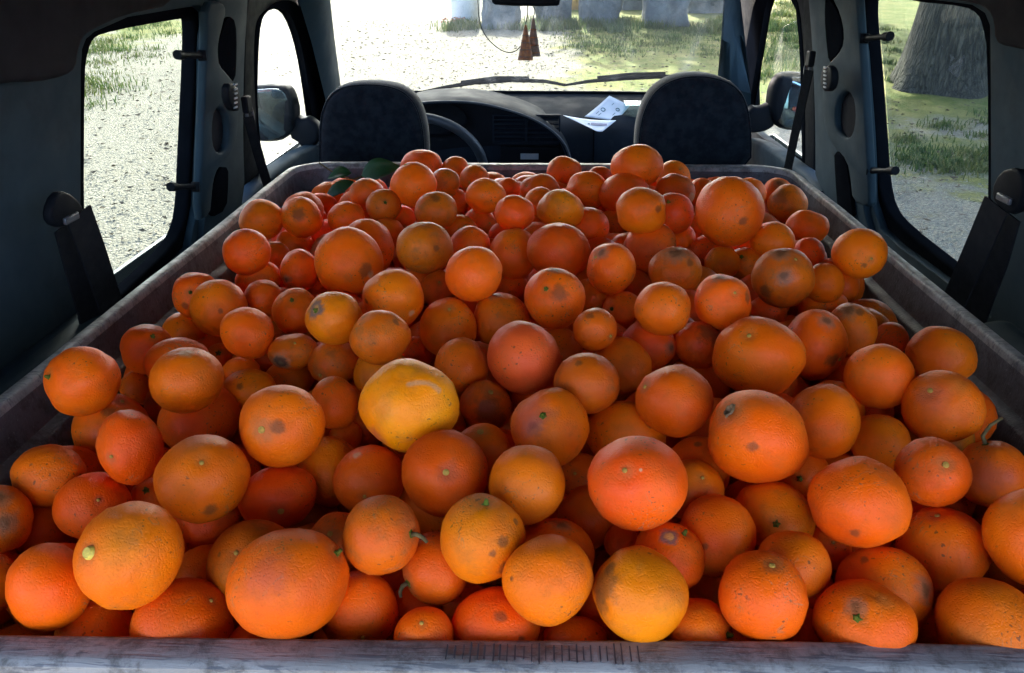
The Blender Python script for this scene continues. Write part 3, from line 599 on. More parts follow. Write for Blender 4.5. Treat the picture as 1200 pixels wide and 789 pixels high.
# windscreen pillars
for s, inner, outer in ((-1, [(-0.5815,2.338,1.602),(-0.6141,2.474,1.513),(-0.656,2.654,1.395),(-0.7131,2.913,1.224),(-0.7432,3.072,1.12)], [(2.185,1.602),(2.272,1.52),(2.42,1.401),(2.615,1.218),(2.791,1.003)]), (1, [(0.4841,2.338,1.602),(0.5121,2.472,1.514),(0.5529,2.648,1.399),(0.599,2.859,1.26),(0.6343,3.026,1.15)], [(2.989,1.603),(2.875,1.5),(2.818,1.359),(2.762,1.217),(2.778,1.06)])):
    V = []; F = []
    o3 = [(SX(s, b, -.01), a, b) for a, b in outer]
    m_ = len(inner)
    for k in range(m_):
        a = Vector(inner[k]); b_ = Vector(o3[k]); mid = a.lerp(b_, .5) + Vector((-s * .018, -.022, .0)); out = a.lerp(b_, .5) + Vector((s * .03, .05, .02))
        ring = [a, a.lerp(mid, .5) + Vector((-s * .004, -.008, 0)), mid, mid.lerp(b_, .5) + Vector((-s * .006, -.004, 0)), b_, out]
        V += ring
    n_ = 6
    for k in range(m_ - 1):
        for q in range(n_): F.append((k * n_ + q, k * n_ + (q + 1) % n_, (k + 1) * n_ + (q + 1) % n_, (k + 1) * n_ + q))
    mesh('windscreen_pillar', V, F, M['trim'], van, True, 60)
for s, strip in ((-1, [(2.271,1.642),(2.331,1.56),(2.428,1.492),(2.571,1.364),(2.731,1.201),(2.889,0.9817),(3.207,0.9143),(3.001,1.177),(2.778,1.372),(2.618,1.508),(2.522,1.647)]), (1, [(2.68,1.649),(2.758,1.529),(2.857,1.37),(2.945,1.177),(2.987,1.004),(3.314,0.9386),(3.251,1.149),(3.315,1.332),(3.415,1.482),(3.414,1.662)])):
    part('pillar_seal', [strip], .02, .004, s, .05, 'rubber', sm=0)
# outside mirrors
def rounded(x0, x1, z0, z1, r0, n=5):
    pts = []
    for cx, cz, a0 in ((x1 - r0, z1 - r0, 0), (x0 + r0, z1 - r0, 90), (x0 + r0, z0 + r0, 180), (x1 - r0, z0 + r0, 270)):
        for k in range(n + 1): a = R(a0 + 90 * k / n); pts.append((cx + r0 * math.cos(a), cz + r0 * math.sin(a)))
    return pts
for s, out, gls, arm, ym, tint in ((-1, [(-0.8942,1.258),(-0.8762,1.275),(-0.7906,1.278),(-0.766,1.268),(-0.754,1.239),(-0.7492,1.191),(-0.7595,1.148),(-0.787,1.117),(-0.8308,1.106),(-0.9047,1.111),(-0.9132,1.126)], [(-0.8871,1.253),(-0.8721,1.268),(-0.7915,1.271),(-0.7746,1.261),(-0.765,1.234),(-0.7596,1.191),(-0.7694,1.153),(-0.7937,1.127),(-0.8322,1.116),(-0.9002,1.124)], [(-0.7718,1.199),(-0.753,1.181),(-0.7326,1.176),(-0.7163,1.181),(-0.6825,1.153),(-0.6938,1.096),(-0.7428,1.086),(-0.759,1.106),(-0.7814,1.119)], 2.45, 0),
                              (1, [(0.8513,1.287),(0.8341,1.297),(0.763,1.301),(0.7361,1.289),(0.7201,1.253),(0.7203,1.194),(0.7404,1.144),(0.7695,1.128),(0.8426,1.123),(0.8753,1.136)], [(0.8473,1.279),(0.83,1.289),(0.7671,1.291),(0.745,1.281),(0.7313,1.248),(0.7309,1.194),(0.7474,1.152),(0.7733,1.138),(0.841,1.134),(0.8687,1.144)], [(0.736,1.214),(0.7116,1.199),(0.6911,1.193),(0.6691,1.198),(0.6471,1.162),(0.6583,1.114),(0.696,1.114),(0.7273,1.122),(0.7515,1.141)], 2.60, 1)):
    mc = Vector((sum(p[0] for p in gls) / len(gls), ym, sum(p[1] for p in gls) / len(gls))); tc_ = (Vector((0, 0, 1.6)) - mc).normalized(); tt = (Vector((-s * -.30 if s < 0 else -.45, 1.3, .85 if s < 0 else 1.3)) - mc).normalized(); nn = (tc_ + tt).normalized()
    mr = plate('door_mirror', [out], .09, .02, lambda a, b, c, y=ym: (a, y + .045 + c, b), M['darkplastic'], van)
    plate('mirror_glass', [gls], .004, .001, lambda a, b, c, y=ym, mc=mc, nn=nn: (a, y - .012 + c - ((a - mc.x) * nn.x + (b - mc.z) * nn.z) / nn.y, b), M['mirror'], mr)
    plate('mirror_arm', [arm], .06, .012, lambda a, b, c, y=ym: (a, y + .05 + c, b), M['darkplastic'], mr)
# front seats with headrests
def cushion(name, prof, yc, th, mat, parent, sx=1.):
    """padded shape: outline prof (x,z) puffed to thickness th along y"""
    pts = [Vector((p.x, p.y)) for p in chaikin([(q[0], q[1], 0) for q in prof], 2)]
    c = sum(pts, Vector((0, 0))) / len(pts); V = []; F = []; n_ = len(pts)
    lay = [(-.50, .72), (-.47, .84), (-.38, .94), (-.22, .99), (0, 1.), (.22, .99), (.38, .94), (.47, .84), (.50, .72)]
    for q, k in lay:
        for p in pts: d = c + (p - c) * k; V.append((d.x, yc + q * th, d.y))
    for i in range(len(lay) - 1):
        for k in range(n_): F.append((i * n_ + k, i * n_ + (k + 1) % n_, (i + 1) * n_ + (k + 1) % n_, (i + 1) * n_ + k))
    i0 = len(V); V.append((c.x, yc - .52 * th, c.y)); V.append((c.x, yc + .52 * th, c.y))
    e = (len(lay) - 1) * n_
    for k in range(n_): F.append((k, (k + 1) % n_, i0)); F.append((e + k, e + (k + 1) % n_, i0 + 1))
    return mesh(name, V, F, M[mat], parent, True)
for prof, yc, xc in (([(-0.5509,1.13),(-0.5422,1.214),(-0.5349,1.265),(-0.5178,1.311),(-0.4883,1.341),(-0.4423,1.353),(-0.3732,1.353),(-0.3251,1.341),(-0.2921,1.31),(-0.278,1.262),(-0.2743,1.205),(-0.2776,1.132)], 1.97, -.405), ([(0.2255,1.153),(0.2183,1.233),(0.221,1.281),(0.2336,1.325),(0.2563,1.357),(0.2966,1.379),(0.3531,1.385),(0.4111,1.374),(0.4481,1.351),(0.4699,1.313),(0.4838,1.264),(0.4975,1.155)], 1.90, .345)):
    st = cushion('seat', [(xc - .24, .62), (xc - .25, .9), (xc - .22, 1.08), (xc - .15, 1.135), (xc + .15, 1.135), (xc + .22, 1.08), (xc + .25, .9), (xc + .24, .62)], yc + .09, .14, 'fabric', van)
    cushion('headrest', prof, yc, .11, 'fabric', st)
    pp2 = [Vector((p.x, p.y)) for p in chaikin([(q[0], q[1], 0) for q in prof], 2)]; c2_ = sum(pp2, Vector((0, 0))) / len(pp2)
    V, F = tube([(c2_.x + (p.x - c2_.x) * .945, yc - .043, c2_.y + (p.y - c2_.y) * .945) for p in pp2], .0022, 6, close=True); mesh('headrest_piping', V, F, M['fabric'], st, True)
    for dx_ in (-.06, .06): V, F = tube([(xc + dx_, yc + .03, 1.08), (xc + dx_, yc + .02, 1.22)], .006, 8); mesh('headrest_post', V, F, M['chrome'], st, True)
    V, F = boxv((xc, yc + .34, .82), (.48, .48, .14)); o = mesh('seat_cushion', V, F, M['fabric'], st); bevel(o, .05, 4)
# dashboard
dprof = [(2.985, 1.185), (2.93, 1.192), (2.90, 1.186), (2.78, 1.178), (2.66, 1.160), (2.60, 1.135), (2.575, 1.10), (2.56, 1.05), (2.565, .98), (2.60, .86), (2.70, .70), (2.98, .66)]
xsn = [-.68 + 1.30 * i / 40 for i in range(41)]; V = []; F = []
for x in xsn:
    for (y, z) in dprof: V.append((x, y + .05 * (abs(x + .03) / .65) ** 3, z - .02 * (abs(x + .03) / .65) ** 4))
n_ = len(dprof)
for i in range(40):
    for k in range(n_): F.append((i * n_ + k, i * n_ + (k + 1) % n_, (i + 1) * n_ + (k + 1) % n_, (i + 1) * n_ + k))
F += [tuple(range(n_)), tuple(range(40 * n_, 41 * n_))]
dash = mesh('dashboard', V, F, M['dash'], van, True, 50)
# driver's binnacle sweeping across to the middle
hood = [(-0.5412,1.145),(-0.4707,1.203),(-0.3773,1.226),(-0.2854,1.231),(-0.1941,1.227),(-0.103,1.207),(-0.02439,1.18),(0.03656,1.144),(0.07174,1.108),(0.09154,1.066),(0.09838,1.017)]
V = []; F = []
H2 = chaikin([(a, b, 0) for a, b in hood], 2, False)
cx_ = -.33; cz_ = 1.0
for p in H2:
    inn = Vector((cx_, cz_, 0)); d = (p - inn).normalized()
    a = p; b_ = p - d * .010; V += [(a.x, 2.50, a.y), (a.x + d.x * .004, 2.53, a.y + d.y * .004), (a.x * .98 + d.x * .0, 2.72, a.y + .006), (b_.x, 2.50, b_.y), (b_.x - d.x * .012, 2.60, b_.y - d.y * .012)]
for i in range(len(H2) - 1):
    for q0, q1 in ((0, 1), (1, 2), (0, 3), (3, 4)): F.append((i * 5 + q0, i * 5 + q1, i * 5 + 5 + q1, i * 5 + 5 + q0))
hd = mesh('binnacle_hood', V, F, M['dash'], dash, True, 60); md = hd.modifiers.new('s', 'SOLIDIFY'); md.thickness = .004; bake(hd)
fc = [(p.x - .004, p.y - .008) for p in H2] + [(H2[-1].x - .004, .80), (H2[0].x, .80)]
plate('binnacle_face', [fc], .012, .002, lambda a, b, c: (a, 2.575 + c - (b - 1.1) * .0, b), M['darkplastic'], dash, 0)
V, F = tube([(p.x, 2.497, p.y - .003) for p in H2], .0035, 8); mesh('hood_edge', V, F, M['wheel'], dash, True)
# air vents and radio
vx0, vz1, vx1, vz0 = [c for p in [(-0.1511,1.179),(0.05735,1.09)] for c in p]
V, F = join([boxv(((vx0 + vx1) / 2, 2.562, vz1 - .002), (vx1 - vx0, .02, .005)), boxv(((vx0 + vx1) / 2, 2.562, vz0), (vx1 - vx0, .02, .005)), boxv((vx0, 2.562, (vz0 + vz1) / 2), (.005, .0195, vz1 - vz0)), boxv((vx1, 2.562, (vz0 + vz1) / 2), (.005, .0195, vz1 - vz0)), boxv(((vx0 + vx1) / 2, 2.562, (vz0 + vz1) / 2), (.008, .019, vz1 - vz0))]); vent = mesh('air_vent', V, F, M['dash'], dash)
for k in range(6):
    z = vz0 + (vz1 - vz0) * (k + .7) / 6.6; V, F = boxv(((vx0 + vx1) / 2, 2.560, z), (vx1 - vx0 - .006, .018, .004), Matrix.Rotation(.4, 3, 'X')); mesh('vent_slat', V, F, M['dash'], vent)
rx0, rz1, rx1, rz0 = [c for p in [(-0.1303,1.081),(0.06226,1.003)] for c in p]
V, F = boxv(((rx0 + rx1) / 2, 2.558, (rz0 + rz1) / 2), (rx1 - rx0, .025, rz1 - rz0)); rad = bevel(mesh('radio', V, F, M['darkplastic'], dash), .003)
(ax, az), (bx_, bz) = [(-0.06433,1.06),(-0.007012,1.042)]; V, F = boxv(((ax + bx_) / 2, 2.544, (az + bz) / 2), (bx_ - ax, .003, abs(az - bz))); mesh('radio_display', V, F, M['label'], rad)
# gauge recess and glove box seam
(gx, gz_), = [(-0.3457,1.166)]
V = []; F = []
for k in range(28):
    a = 2 * math.pi * k / 28; V += [(gx + .115 * math.cos(a), 2.555, gz_ + .055 * math.sin(a)), (gx + .10 * math.cos(a), 2.585, gz_ + .045 * math.sin(a))]
for k in range(28): F.append((2 * k, 2 * k + 1, (2 * k + 3) % 56, (2 * k + 2) % 56))
F.append(tuple(range(1, 56, 2))); mesh('instrument_cluster', V, F, M['rubber'], dash, True, 40)
(sx0, sz0), (sx1, sz1) = [(0.1685,1.15),(0.1744,1.015)]; V, F = tube([(sx0, 2.600, 1.135), (sx0, 2.573, 1.10), (sx0, 2.559, 1.05), (sx0, 2.563, .98)], .0022, 6); mesh('panel_seam', V, F, M['rubber'], dash)
V, F = ribbon([(-.68 + .1 * k, 2.938 + .05 * (abs(-.68 + .1 * k + .03) / .65) ** 3, 1.195 - .02 * (abs(-.68 + .1 * k + .03) / .65) ** 4) for k in range(14)], (0, .03, 0), (0, 0, .005)); mesh('defrost_strip', V, F, M['rubber'], dash)
# steering wheel
sw = empty('steering_wheel', (-.36, 2.45, 1.05)); sw.parent = van; sw.location = Vector((-.36, 2.40, 1.045)) - Vector(van.location)
Q = Matrix.Rotation(R(-62), 3, 'X'); c0 = Vector((-.36, 2.40, 1.045))
V, F = tube([c0 + Q @ Vector((.188 * math.cos(2 * math.pi * k / 48), .188 * math.sin(2 * math.pi * k / 48), 0)) for k in range(48)], .0145, 10, close=True); mesh('wheel_rim', V, F, M['wheel'], sw, True)
for a in (20, 160, 270):
    a = R(a); V, F = tube([c0 + Q @ Vector((.04 * math.cos(a), .04 * math.sin(a), -.03)), c0 + Q @ Vector((.12 * math.cos(a), .12 * math.sin(a), -.018)), c0 + Q @ Vector((.186 * math.cos(a), .186 * math.sin(a), 0))], [.03, .022, .016], 10); mesh('wheel_spoke', V, F, M['darkplastic'], sw, True)
V, F = tube([c0 + Q @ Vector((0, 0, -.05)), c0 + Q @ Vector((0, 0, -.012)), c0 + Q @ Vector((0, 0, -.004))], [.075, .07, .05], 20); mesh('wheel_hub', V, F, M['darkplastic'], sw, True, 50)
# cowl, wipers
V, F = ribbon([(-.70 + .1 * k, 3.05, 1.150 - .015 * (abs(-.65 + .1 * k) / .65) ** 2) for k in range(14)], (0, .20, -.02), (0, 0, .01)); mesh('cowl', V, F, M['trim'], van)
V = []; F = []
for y, z in ((3.1, 1.10), (3.4, 1.06), (3.7, .99), (3.88, .88), (3.92, .70)):
    for i in range(9): x = -.78 + 1.5 * i / 8; V.append((x, y, z - .05 * (abs(x + .03) / .75) ** 3))
for j in range(4):
    for i in range(8): F.append((j * 9 + i, j * 9 + i + 1, j * 9 + 10 + i, j * 9 + 9 + i))
o = mesh('bonnet', V, F, M['paint'], van, True); md = o.modifiers.new('s', 'SOLIDIFY'); md.thickness = .012; bake(o)
for pts, pts2 in (([(-0.4554,3.002,1.166),(-0.3531,2.966,1.19),(-0.2419,2.931,1.212),(-0.1048,2.913,1.224),(0.01541,2.923,1.218),(0.08249,2.945,1.203)], [(-0.29,2.954,1.197),(-0.1656,2.925,1.217),(-0.04482,2.924,1.217)]), ([(0.08249,2.945,1.203),(0.1655,2.922,1.219),(0.2823,2.899,1.233),(0.3985,2.887,1.241),(0.4875,2.892,1.238),(0.6074,2.902,1.232)], [(0.1955,2.922,1.219),(0.3119,2.899,1.234),(0.4288,2.892,1.238)])):
    off = Vector((0, .010, .014)); V, F = tube([Vector(p) + off for p in pts], [.004, .006, .008, .008, .006, .005], 8); wp = mesh('wiper', V, F, M['rubber'], van, True)
    V, F = tube([Vector(p) + off * 1.9 for p in pts2], .005, 6); mesh('wiper_arm', V, F, M['darkplastic'], wp, True)
# rear view mirror
rv = plate('rear_view_mirror', [[(-0.1413,1.569),(-0.1277,1.578),(0.02952,1.578),(0.04765,1.569),(0.0469,1.511),(0.03575,1.503),(-0.1238,1.505),(-0.1397,1.515)]], .03, .010, lambda a, b, c: (a, 2.31 + c, b), M['darkplastic'], van)
V, F = tube([(-.045, 2.32, 1.56), (-.045, 2.33, 1.62), (-.05, 2.30, 1.68)], .01, 8); mesh('mirror_stalk', V, F, M['darkplastic'], rv)

# ================================================================ LOOSE THINGS IN THE CAB
M['amber'] = simple('amber_resin', (.36, .13, .02), (.20, .06, .012), .45, 120, .5, 500)
M['bronze'] = simple('brown_resin', (.20, .12, .07), (.12, .07, .04), .5, 120, .5, 500)
def cone_tag(top, h, r, mat, label):
    t = empty('air_freshener', top); tag(t, label, 'air freshener', 'air fresheners hanging from the mirror'); T = Vector(top)
    V = []; F = []; prof = [(.10, 0), (.22, -.10), (.45, -.38), (.70, -.68), (.95, -.96), (1.0, -1.), (.9, -1.0)]
    for a_, b_ in prof:
        for k in range(18): a = 2 * math.pi * k / 18; V.append(T + Vector((r * a_ * math.cos(a), r * a_ * .6 * math.sin(a), h * b_)))
    for i in range(len(prof) - 1):
        for k in range(18): F.append((i * 18 + k, i * 18 + (k + 1) % 18, i * 18 + 18 + (k + 1) % 18, i * 18 + 18 + k))
    F.append(tuple(range(len(V) - 18, len(V)))); F.append(tuple(range(18))); mesh('body', V, F, M[mat], t, True, 50)
    P_ = []
    for q in (-.3, -.5, -.7, -.9):
        rr = r * (.15 + .82 * -q); P_.append(tube([T + Vector((rr * math.cos(2 * math.pi * k / 16), rr * .62 * math.sin(2 * math.pi * k / 16), h * q)) for k in range(16)], .0014, 5, close=True))
    V, F = join(P_); mesh('lattice_ridges', V, F, M['bronze'] if mat == 'amber' else M['amber'], t)
    V, F = tube([T, T + Vector((.004, 0, .02)), Vector((T.x * .5 - .017, 2.305, 1.52))], .0012, 5); mesh('cord', V, F, M['rubber'], t)
(fa, fb) = [(-0.0456,1.459),(-0.02521,1.474)]
cone_tag((fa[0], 2.285, fa[1]), .090, .022, 'amber', 'amber lattice air freshener cone hanging lower on the left below the mirror')
cone_tag((fb[0], 2.315, fb[1]), .098, .021, 'bronze', 'brown air freshener cone hanging behind the amber one')
V, F = tube(chaikin([(*q[:1], 2.30, q[1]) for q in [(-0.1772,1.582),(-0.1738,1.519),(-0.1724,1.473),(-0.1614,1.438),(-0.1362,1.408),(-0.1014,1.386),(-0.07338,1.388),(-0.05483,1.408),(-0.04342,1.434)]], 2, False), .0013, 6); tag(mesh('cable', V, F, M['rubber'], None, True), 'thin dark cable looping down in front of the windscreen left of the fresheners', 'cable')
# leaflets and a clear box on the dashboard
def sheet(name, corners, bend, label):
    a, b_, c, d = [Vector(p) for p in corners]; V = []; F = []; n_ = 8; nrm = (b_ - a).cross(d - a).normalized()
    for i in range(n_ + 1):
        for j in range(n_ + 1):
            u, v = i / n_, j / n_; p = a.lerp(b_, u).lerp(d.lerp(c, u), v); V.append(p + nrm * bend * math.sin(math.pi * u) * (1 - .3 * v))
    for i in range(n_):
        for j in range(n_): F.append((i * (n_ + 1) + j, i * (n_ + 1) + j + 1, (i + 1) * (n_ + 1) + j + 1, (i + 1) * (n_ + 1) + j))
    o = mesh(name, V, F, M['vinyl'], None, True); md = o.modifiers.new('s', 'SOLIDIFY'); md.thickness = .0006; bake(o); tag(o, label, 'leaflet', 'leaflets on the dashboard')
    def at(u, v): p = a.lerp(b_, u).lerp(d.lerp(c, u), v); k = nrm if nrm.y < 0 or nrm.z > 0 else -nrm; return p + nrm * bend * math.sin(math.pi * u) * (1 - .3 * v) + k * .0012, (b_ - a).normalized(), (d - a).normalized(), k
    return o, at
def yz(lst, ys): return [(p[0], y, p[1]) for p, y in zip(lst, ys)]
K1 = [(0.1402,1.144),(0.2266,1.216)]; 
pa = [[(0.1397,1.16)][0], [(0.2225,1.215)][0], [(0.2916,1.183)][0], [(0.2421,1.147)][0]]
o1, at1 = sheet('leaflet', [(pa[0][0], 2.64, pa[0][1]), (pa[1][0], 2.72, pa[1][1]), (pa[2][0], 2.72, pa[2][1]), (pa[3][0], 2.64, pa[3][1])], .004, 'white leaflet with teal round emblems propped up on the dashboard')
pb = [[(0.0696,1.171)][0], [(0.2383,1.156)][0], [(0.192,1.132)][0]]
pb2 = [(0.1597,1.14)][0]
o2, at2 = sheet('leaflet', [(pb[0][0], 2.60, pb[0][1]), (pb[1][0], 2.60, pb[1][1]), (pb[2][0], 2.54, pb[2][1]), (pb2[0], 2.54, pb2[1])], .006, 'folded white leaflet with a mauve band lying in front of the propped one')
for at, u, v, r0, ob in ((at1, .45, .28, .007, o1), (at1, .62, .72, .006, o1)):
    p, e1, e2, k = at(u, v); e2 = k.cross(e1).normalized(); V, F = tube([p + e1 * r0 * math.cos(2 * math.pi * q / 14) + e2 * r0 * math.sin(2 * math.pi * q / 14) for q in range(14)], .0013, 5, close=True); mesh('printed_emblem', V, F, M['ink'], ob)
for at, u0, u1, v, wd, ob, mt in ((at1, .20, .34, .22, .002, o1, 'ink'), (at1, .15, .28, .34, .002, o1, 'ink'), (at1, .28, .44, .74, .002, o1, 'ink'), (at1, .72, .82, .40, .002, o1, 'ink'), (at2, .45, .9, .42, .012, o2, 'inkband'), (at2, .35, .42, .45, .006, o2, 'ink')):
    p, e1, e2, k = at(u0, v); p2, *_ = at(u1, v); e2 = k.cross(e1).normalized() * wd / 2; mesh('printed_line', [p - e2, p2 - e2, p2 + e2, p + e2], [(0, 1, 2, 3)], M[mt], ob)
(ax, az), (bx_, bz) = [(0.2742,1.192),(0.3406,1.147)]
V, F = boxv(((ax + bx_) / 2, 2.70, (az + bz) / 2), (bx_ - ax, .07, abs(az - bz))); bx = bevel(mesh('plastic_box', V, F, M['clearbox']), .006); tag(bx, 'small clear plastic box on the dashboard behind the right headrest', 'box')
V, F = boxv(((ax + bx_) / 2, 2.70, az + .002), (bx_ - ax + .006, .076, .005)); put(bevel(mesh('lid', V, F, M['clearbox']), .002), bx)

# ================================================================ THE CRATE
crate = empty('crate', (0, 1.02, .60)); tag(crate, 'large grey plastic harvest crate full of oranges in the load bay', 'crate')
HX, Y0, Y1, RZ = .522, .345, 1.690, 1.223
def ringpath(d, rc=.085):
    hx = HX - (d * .6 if d <= .026 else d - .0104); hy = (Y1 - Y0) / 2 - d; cy_ = (Y0 + Y1) / 2; r0 = max(rc - d, .012); pts = []
    segs = [((hx - r0), (hy - r0), 0), (-(hx - r0), (hy - r0), 90), (-(hx - r0), -(hy - r0), 180), ((hx - r0), -(hy - r0), 270)]
    for i, (cx, cyy, a0) in enumerate(segs):
        rr = r0 if i < 2 else max(.03 - d, .010)
        cx2 = math.copysign(hx - rr, cx); cy2 = math.copysign(hy - rr, cyy)
        for k in range(9): a = R(a0 + 90 * k / 8); pts.append(Vector((cx2 + rr * math.cos(a), cy_ + cy2 + rr * math.sin(a))))
    out = []
    for i in range(len(pts)):
        a, b_ = pts[i], pts[(i + 1) % len(pts)]; n_ = 14 if (b_ - a).length > .3 else 1
        for k in range(n_): out.append(a.lerp(b_, k / n_))
    return out
def wob(p, z):
    n_ = mnoise.noise(Vector((p.x * 3.1, p.y * 3.1, 4.))) ; n2 = mnoise.noise(Vector((p.x * 14, p.y * 14, z * 9)))
    return (p.x * (1 + .004 * n_), p.y + .022 * p.x * (1 - (p.y - Y0) / (Y1 - Y0)), z + .0025 * n_ + .0008 * n2)
def sweep(name, prof, mat, parent):
    V = []; F = []; cnt = None
    for d, z in prof:
        pp = ringpath(d); cnt = len(pp); V += [wob(p, RZ + z) for p in pp]
    for i in range(len(prof) - 1):
        for k in range(cnt): F.append((i * cnt + k, i * cnt + (k + 1) % cnt, (i + 1) * cnt + (k + 1) % cnt, (i + 1) * cnt + k))
    return mesh(name, V, F, M[mat], parent, True, 38)
sweep('rim', [(.014, -.012), (.002, -.011), (0, -.009), (0, -.003), (.003, -.0005), (.006, 0), (.020, 0), (.0225, -.001), (.0245, -.004), (.026, -.010)], 'rim', crate)
sweep('inner_wall', [(.0255, -.009), (.029, -.044), (.031, -.048), (.040, -.052), (.043, -.056), (.046, -.095), (.058, -.60), (.06, -.615)], 'inner', crate)
sweep('outer_wall', [(.0135, -.0115), (.0145, -.05), (.030, -.612)], 'rim', crate)
pp = ringpath(.055); mesh('crate_floor', [(p.x, p.y, .615) for p in pp], [tuple(range(len(pp)))], M['inner'], crate)
for k in range(13):
    x = -.492 + .082 * k; V, F = boxv((x, Y0 + .0085 + .022 * x, RZ - .06), (.006, .012, .094)); mesh('rib', V, F, M['rim'], crate)
V, F = join([boxv((x, Y0 + .011 + .022 * x, RZ + .0006), (.0005 + .0004 * rng.random(), .010 + .006 * rng.random(), .0012)) for x in [-.052 + .0046 * k + rng.uniform(-.0006, .0006) for k in range(26)]]); tag(mesh('moulded_tick_marks', V, F, M['tick'], crate), kind='stuff')

